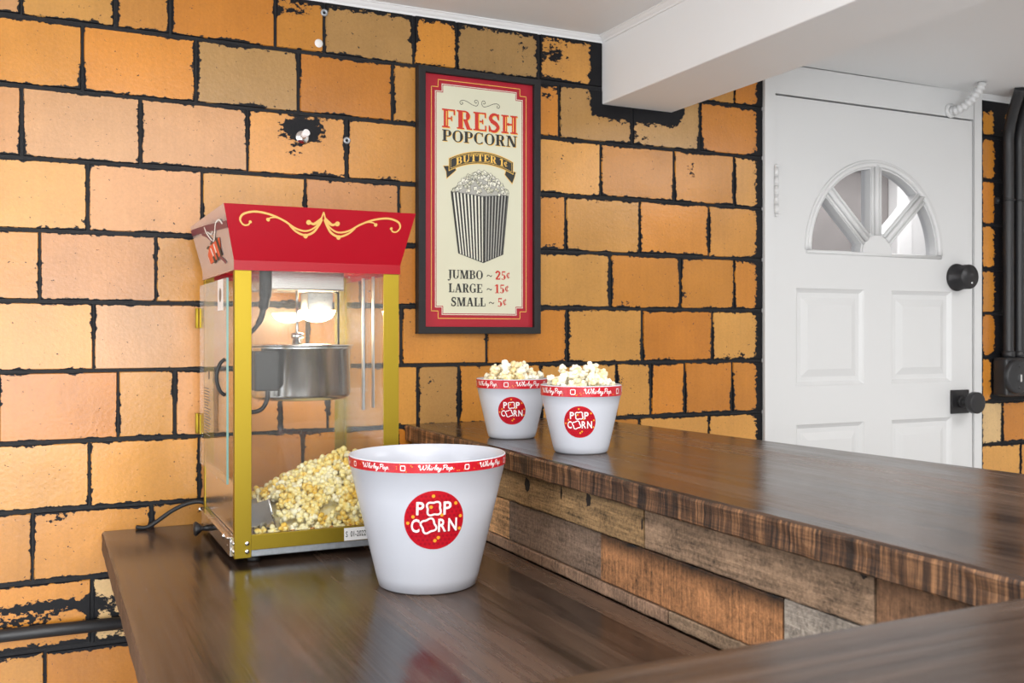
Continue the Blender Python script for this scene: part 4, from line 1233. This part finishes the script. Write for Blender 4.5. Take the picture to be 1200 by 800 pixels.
def make_bucket(h, rb, rt, band, logo_r, logo_z, reps, a_text, loc, rz, label, group):
    """white tapered bucket; local -Y faces the viewer"""
    root = thing('popcorn_bucket', (0, 0, 0), label, 'bucket', group)
    rad = lambda z: rb + (rt - .0020 - rb) * min(1.0, z / (h - band - .0022))
    b = MB()
    t = .0022
    prof = [(0, .003), (rb * .72, .003), (rb * .80, .0005), (rb * .93, 0), (rb, .003)]
    prof += [(rad(h * q), h * q) for q in (.1, .25, .4, .55, .7)]
    zb_ = h - band - .0022
    prof += [(rad(zb_) - .0002, zb_ - .0005), (rt - .0016, zb_), (rt - .0010, zb_ + .0006), (rt - .0004, h - .0015), (rt - .001, h - .0004), (rt - .002, h), (rt - .0034, h - .0008)]
    prof += [(rad(h * q) - t - (.0012 if q > .8 else 0), h * q) for q in (.9, .7, .5, .3, .1)] + [(rb - t, .0075), (rb - .006, .006), (0, .0058)]
    b.lathe(prof, n=96)
    b.build('body', BUCKW, root)
    # printed band under the lip
    b = MB()
    z0, z1 = h - band - .0014, h - .0018
    rz_ = lambda z: rt - .0008 + (z - z0) / (z1 - z0) * .0005
    b.lathe([(rz_(z0) + .0001, z0), (rz_(z1) + .0001, z1)], n=96)
    def wrap(u, v, off):
        a = u / rt
        r_ = rz_(v) + off
        return (r_ * math.sin(a), -r_ * math.cos(a), v)
    zc_ = (z0 + z1) / 2
    per = 2 * PI * rt / reps
    u0 = math.radians(a_text) * rt
    sw = min(.058, per * .60); s_ = sw / 3.65; sy = min(band * .50, .0098)
    rr_ = random.Random(4)
    for k in range(reps):
        uc = u0 + k * per
        for li, ln in enumerate(SCRIPT):
            p = smoothline(ln, 3)
            q = [(uc + (x_ + .12 * y_ - 1.75) * s_, zc_ + (y_ - .34) * sy) for x_, y_ in p]
            for qi, qd in enumerate(stroke(q, .00115)): b.flat([qd], lambda u, v: wrap(u, v, .0006 + .00003 * (qi % 5) + .0001 * (li % 3)), 1)
        b.flat(stroke(cloud(uc + per / 2, zc_, band * .26, 0, 28, .13), .0014, True), lambda u, v: wrap(u, v, .0006), 1)
        for _ in range(7):
            yu, yv = uc + rr_.uniform(.25, .75) * per, rr_.uniform(z0 + .0018, z1 - .0018)
            b.flat([circ(yu, yv, .0009, 6)], lambda u, v: wrap(u, v, .0005), 2)
        for _ in range(26):
            yu, yv = uc + rr_.uniform(0, 1) * per, rr_.uniform(z0 + .0012, z1 - .0012)
            b.flat([_r(yu - .0008, yv - .0006, yu + .0008, yv + .0006)], lambda u, v: wrap(u, v, .0003), 3)
    bo = b.build('printed_band', [BUCKR, BWHT, BYEL, BDARK], root, weld=False); bo['label'] = 'red band with white script lettering'
    # round logo
    b = MB()
    def lw(u, v, off):
        z = logo_z + v
        r_ = rad(z) + off
        a = u / rad(z)
        return (r_ * math.sin(a), -r_ * math.cos(a), z)
    nr, na = 9, 56
    vs = [(0, 0)] + [(logo_r * (i / nr) * math.cos(2 * PI * k / na), logo_r * (i / nr) * math.sin(2 * PI * k / na)) for i in range(1, nr + 1) for k in range(na)]
    fs = [(0, 1 + k, 1 + (k + 1) % na) for k in range(na)] + [(1 + (i - 1) * na + k, 1 + i * na + k, 1 + i * na + (k + 1) % na, 1 + (i - 1) * na + (k + 1) % na) for i in range(1, nr) for k in range(na)]
    b.mesh2d((vs, fs), lambda u, v: lw(u, v, .0005), 0)
    R = logo_r
    rr_ = random.Random(8)
    for i in range(-7, 8):
        for j in range(-7, 8):
            x_, y_ = (i + (j % 2) * .5) * R * .145, j * R * .135
            if math.hypot(x_, y_) < R * .92:
                b.flat([[(x_ - R * .045, y_ - R * .03), (x_ + R * .03, y_ - R * .045), (x_ + R * .045, y_ + R * .03), (x_ - R * .03, y_ + R * .045)]], lambda u, v: lw(u, v, .0008), 1)
    for x_, y_ in ((-.05, .82), (.24, .17), (-.87, -.10), (.88, .10), (.14, -.60), (.03, -.70), (.86, -.33), (-.12, .45), (-.70, .12), (.70, .55)):
        b.flat([circ(x_ * R, y_ * R, R * .058, 12)], lambda u, v: lw(u, v, .0010), 2)
    lt = lambda ch, x0, x1, y0, y1: b.mesh2d(fit(font2d(ch, .022), x0 * R, x1 * R, y0 * R, y1 * R), lambda u, v: lw(u, v, .0014), 3)
    lt('P', -.60, -.34, .18, .63); lt('P', .28, .55, .18, .63)
    b.flat(stroke(cloud(-.03 * R, .40 * R, .232 * R, .10, 40, .15), .065 * R, True), lambda u, v: lw(u, v, .0014), 3)
    lt('C', -.76, -.48, -.42, .05); lt('R', .12, .39, -.40, .05); lt('N', .45, .76, -.40, .05)
    b.flat(stroke(cloud(-.19 * R, -.185 * R, .236 * R, .38, 40, .15), .065 * R, True), lambda u, v: lw(u, v, .0014), 3)
    lo_ = b.build('round_logo', [BUCKR, BDARK, BYEL, BWHT], root, weld=False); lo_['label'] = 'round red emblem reading pop corn'
    root.location = loc; root.rotation_euler = (0, 0, rz)
    return root


def aim(x_, y_, extra=0):
    """rotation that turns local -Y towards the photographer's side"""
    return math.atan2(-x_, y_) + math.radians(extra)


make_bucket(.224, .083, .134, .0158, .049, .129, 8, 0, (.595, 1.578, ZC), aim(.595, 1.578, 5.5), 'large empty white bucket with round red emblem standing on the low counter', 'white popcorn buckets')
B1 = (.9186, 1.617, ZB); B2 = (.9135, 1.909, ZB)
sb1 = make_bucket(.128, .0505, .077, .0185, .0295, .062, 5, 27, B1, aim(B1[0], B1[1], -2), 'small bucket full of popcorn on the bar, in front and nearer the door', 'white popcorn buckets')
sb2 = sb1.copy(); C.objects.link(sb2)
for ch in list(sb1.children):
    c = ch.copy(); C.objects.link(c); c.parent = sb2
sb2.location = B2; sb2.rotation_euler = (0, 0, aim(B2[0], B2[1], 0))
sb2['label'] = 'small bucket full of popcorn on the bar, farther back and nearer the poster'

# ------------------------------------------------------------------ popcorn
def pop_mesh(name, seed, m, size):
    r_ = random.Random(seed)
    bm = bmesh.new()
    k = r_.randint(7, 10)
    for i in range(k):
        d = Vector((r_.uniform(-1, 1), r_.uniform(-1, 1), r_.uniform(-1, 1))).normalized() * (0 if i == 0 else size * r_.uniform(.28, .43))
        rad = size * (0.30 if i == 0 else r_.uniform(.15, .25))
        ret = bmesh.ops.create_icosphere(bm, subdivisions=2, radius=rad)
        for v in ret['verts']:
            v.co += v.co.normalized() * noise.noise(v.co * (2.2 / size) + Vector((seed * 3 + i, 0, 0))) * size * .16
            v.co += v.co.normalized() * noise.noise(v.co * (6.0 / size) + Vector((0, seed * 2 + i, 3))) * size * .085
            v.co += d
    me = bpy.data.meshes.new(name)
    bm.to_mesh(me); bm.free()
    for p in me.polygons: p.use_smooth = True
    me.materials.append(m)
    return me


PW = [pop_mesh('popcorn', s, POPW, .022) for s in range(1, 6)]
PY = [pop_mesh('popcorn', s + 20, POPY, .025) for s in range(1, 6)]
rp = random.Random(77)


def pop(me, loc, sc, label, group):
    o = bpy.data.objects.new('popcorn', me)
    o.location = loc; o.scale = (sc, sc, sc)
    o.rotation_euler = (rp.uniform(0, 6.28), rp.uniform(0, 6.28), rp.uniform(0, 6.28))
    C.objects.link(o)
    tag(o, label, 'popcorn', group)


for (bx, by, bz), lab, grp, bump in ((B1, 'popped popcorn piece heaped in the small bucket nearer the door', 'popcorn in the front small bucket', (.3, .9)), (B2, 'popped popcorn piece heaped in the small bucket nearer the poster', 'popcorn in the rear small bucket', (-.1, .2))):
    top = bz + .128
    for ly, n, rm, zz in ((0, 23, .060, -.016), (1, 24, .060, .001), (2, 14, .045, .014), (3, 6, .036, .022)):
        for k in range(n):
            a = k * 2.39996 + ly; r_ = rm * math.sqrt((k + .5) / n)
            px_, py_ = r_ * math.cos(a), r_ * math.sin(a)
            if ly == 3: px_ += bump[0] * .03; py_ += bump[1] * .02
            z_ = top + zz + rp.uniform(-.003, .004) + (.006 * max(0, 1 - math.hypot(px_ - bump[0] * .03, py_) / .04) if ly >= 2 else 0)
            pop(rp.choice(PW), (bx + px_, by + py_, z_), rp.uniform(.85, 1.12), lab, grp)

HX, HY = .565, 2.03
def heap(x_, y_):
    d = math.hypot((x_ - HX) / (.225 if x_ < HX else .30), (y_ - HY) / .20)
    return .936 + .122 * max(0, 1 - d) ** .85


def bounds(x_, y_): return .345 < x_ < .622 and 1.872 < y_ < 2.21


cells = []
gx = 0.0195
for i in range(16):
    for j in range(19):
        x_ = .348 + i * gx + (j % 2) * gx / 2 + rp.uniform(-.004, .004); y_ = 1.868 + j * .0182 + rp.uniform(-.004, .004)
        if bounds(x_, y_) and y_ > 1.884 and (heap(x_, y_) > .946 or (y_ < 1.90 and x_ > .365)):
            if .350 < x_ < .415 and y_ < 1.97 and y_ > 1.885: continue
            cells.append((x_, y_))
fronts = []
for i in range(12):
    for k_ in range(4):
        x_ = .372 + i * .0212 + (k_ % 2) * .0106; z_ = .9465 + k_ * .0165
        if z_ < heap(x_, 1.885) + .004 + (.0 if k_ else .01): fronts.append((x_, 1.8705 + rp.uniform(0, .004), z_))
for p in fronts:
    pop(rp.choice(PY), p, rp.uniform(.82, 1.0), 'popped popcorn piece in the heap inside the machine', 'popcorn heap in the machine')
cells.sort(key=lambda p: p[1] + (.25 if heap(*p) < .955 and p[1] > 1.93 else 0))
for i, (x_, y_) in enumerate(cells):
    if i >= 160 - len(fronts): break
    pop(rp.choice(PY), (x_, y_, heap(x_, y_) + .009 + rp.uniform(-.002, .004)), rp.uniform(.85, 1.15), 'popped popcorn piece in the heap inside the machine', 'popcorn heap in the machine')
# the buried and hidden rest of the heap as one mass
hm = MB()
def mass_piece(x_, y_, z_):
    me = rp.choice(PY); s = rp.uniform(.9, 1.15)
    R_ = Matrix.Rotation(rp.uniform(0, 6.28), 3, 'Z') @ Matrix.Rotation(rp.uniform(0, 6.28), 3, 'X')
    hm.add([R_ @ v.co * s + Vector((x_, y_, z_)) for v in me.vertices], [tuple(p.vertices) for p in me.polygons], 0, True)
for (x_, y_) in cells[160 - len(fronts):]:
    mass_piece(x_, y_, heap(x_, y_) + .007)
n_ = 18
vs = [(.412 + .206 * i / n_, 1.884 + .31 * j / n_, max(.9345, heap(.412 + .206 * i / n_, 1.884 + .31 * j / n_) - .018)) for j in range(n_ + 1) for i in range(n_ + 1)]
hm.add(vs, [(j * (n_ + 1) + i, j * (n_ + 1) + i + 1, (j + 1) * (n_ + 1) + i + 1, (j + 1) * (n_ + 1) + i) for j in range(n_) for i in range(n_)], 0, True)
ho = hm.build('popcorn_mass', POPY, None, origin=(.5, 2.03, .934), weld=False)
ho['kind'] = 'stuff'; tag(ho, 'mass of popcorn buried under the heap in the machine', 'popcorn')
km = bpy.data.meshes.new('unpopped_kernel')
bm = bmesh.new(); bmesh.ops.create_icosphere(bm, subdivisions=2, radius=.0048)
for v in bm.verts: v.co.z *= .8; v.co.x *= 1 + .25 * (v.co.y / .0048)
bm.to_mesh(km); bm.free(); km.materials.append(KERN)
for p in km.polygons: p.use_smooth = True
for k in range(26):
    o = bpy.data.objects.new('unpopped_kernel', km)
    o.location = (.415 + k * .0074 + rp.uniform(-.002, .002), 1.8645 + rp.uniform(0, .005), .9378 + (.007 if k % 5 == 2 else 0))
    o.rotation_euler = (rp.uniform(-.3, .3), 0, rp.uniform(0, 6)); C.objects.link(o)
    tag(o, 'toasted unpopped kernel along the front glass of the machine', 'kernel', 'unpopped kernels in the machine')

# ------------------------------------------------------------------ pipes, box, small fittings
def conduit(x_, label):
    b = MB()
    pts = smoothline([(x_, 2.268, 1.238), (x_, 2.268, 1.45), (x_, 2.268, 1.75), (x_, 2.268, 1.93), (x_ - .006, 2.262, 1.99), (x_ - .022, 2.238, 2.045), (x_ - .045, 2.203, 2.09), (x_ - .066, 2.172, 2.1235)], 8)
    b.tube(pts, .0172, 18)
    b.lathe([(.0172, 0), (.021, .001), (.021, .022), (.0172, .024)], (x_, 2.268, 1.2385), 20)
    o = b.build('conduit', BLACK, None, origin=(x_, 2.268, 1.24)); tag(o, label, 'pipe', 'black conduits beside the door')
    return o


c1 = conduit(2.948, 'black conduit bending to the ceiling, nearer the white door')
c2 = conduit(3.001, 'black conduit bending to the ceiling, farther from the white door')
for c_, x_ in ((c1, 2.948), (c2, 3.001)):
    b = MB()
    b.tube([(x_ - .0195 * math.cos(t * PI / 12), 2.268 - .0195 * math.sin(t * PI / 12), 1.772) for t in range(13)], .003, 8)
    b.box((x_ - .036, 2.288, 1.762), (x_ - .018, 2.2955, 1.782)); b.box((x_ + .018, 2.288, 1.762), (x_ + .027, 2.2955, 1.782))
    b.lathe([(0, -.006), (.005, -.005), (.006, 0)], (x_ - .027, 2.288, 1.772), 12, axis='Y')
    b.build('pipe_strap', BLACK, c_)
jb = thing('junction_box', (2.97, 2.27, 1.108), 'black metal junction box with round cover below the conduits beside the door', 'junction box')
b = MB(); b.box((2.902, 2.238, 1.110), (3.095, 2.2955, 1.240)); b.build('box_body', BLACK, jb, bevel=0.010, seg=3)
b = MB(); b.lathe([(0, -.016), (.050, -.016), (.056, -.013), (.058, -.006), (.058, 0)], (2.943, 2.2378, 1.176), 36, axis='Y'); cv = b.build('round_cover', BLACK, jb)
b = MB(); b.box((2.940, 2.2155, 1.160), (2.948, 2.222, 1.184))
b.build('switch_lever', CHROME, cv)
for z_ in (1.212, 1.140):
    b = MB(); b.lathe([(0, -.003), (.004, -.0025), (.005, 0)], (2.943, 2.222, z_), 12, axis='Y'); b.build('screw', BLACK, cv)
b = MB(); b.tube([(-1.2, 2.279, .700), (.0, 2.279, .697), (.5, 2.279, .689)], .0135, 16)
o = b.build('wall_pipe', BLACK, None, origin=(0, 2.279, .697)); tag(o, 'black horizontal pipe along the tiled wall below the low counter', 'pipe')
hs = MB()
hpts = smoothline([(2.690, 2.284, 2.052), (2.692, 2.262, 2.050), (2.700, 2.232, 2.062), (2.706, 2.206, 2.084), (2.708, 2.184, 2.108), (2.708, 2.176, 2.124)], 9)
hs.tube(hpts, [(.0150, .0150, .0105, .0105)[i % 4] for i in range(len(hpts))], 16)
hs.lathe([(0, 0), (.024, 0), (.024, -.006), (.014, -.008)], (2.690, 2.285, 2.052), 20, axis='Y')
o = hs.build('flexible_hose', DOORW, None, origin=(2.69, 2.284, 2.052)); tag(o, 'short white ribbed hose from the door header to the ceiling', 'hose')
wa = thing('wall_anchor', (.552, 2.2955, 1.785), 'white peg in a black paint patch on a tile left of the poster', 'wall anchor')
b = MB(); b.lathe([(0, -.005), (.013, -.004), (.016, 0)], (.552, 2.2957, 1.783), 20, axis='Y'); b.build('base_plate', CHROME, wa)
b = MB(); b.tube([(.552, 2.293, 1.784), (.556, 2.272, 1.790)], [.007, .0085], 14); b.build('peg', BWHT, wa)
for (x_, z_), lab in (((.604, 2.083), 'small ring screw in the joint under the ceiling moulding'), ((.659, 1.784), 'small ring screw in the joint between white peg and poster')):
    b = MB(); b.lathe([(.003, -.004), (.0055, -.007), (.0085, -.005), (.0085, 0), (.003, 0), (.003, -.004)], (x_, 2.299, z_), 20, axis='Y')
    o = b.build('ring_screw', GALV, None, origin=(x_, 2.299, z_)); tag(o, lab, 'screw')
b = MB(); b.lathe([(0, -.0035), (.006, -.003), (.010, 0)], (.591, 2.2965, 2.009), 14, axis='Y')
o = b.build('plaster_plug', PLASTER, None, origin=(.591, 2.2965, 2.009)); tag(o, 'small grey plaster plug on a tile left of and above the poster', 'plug')
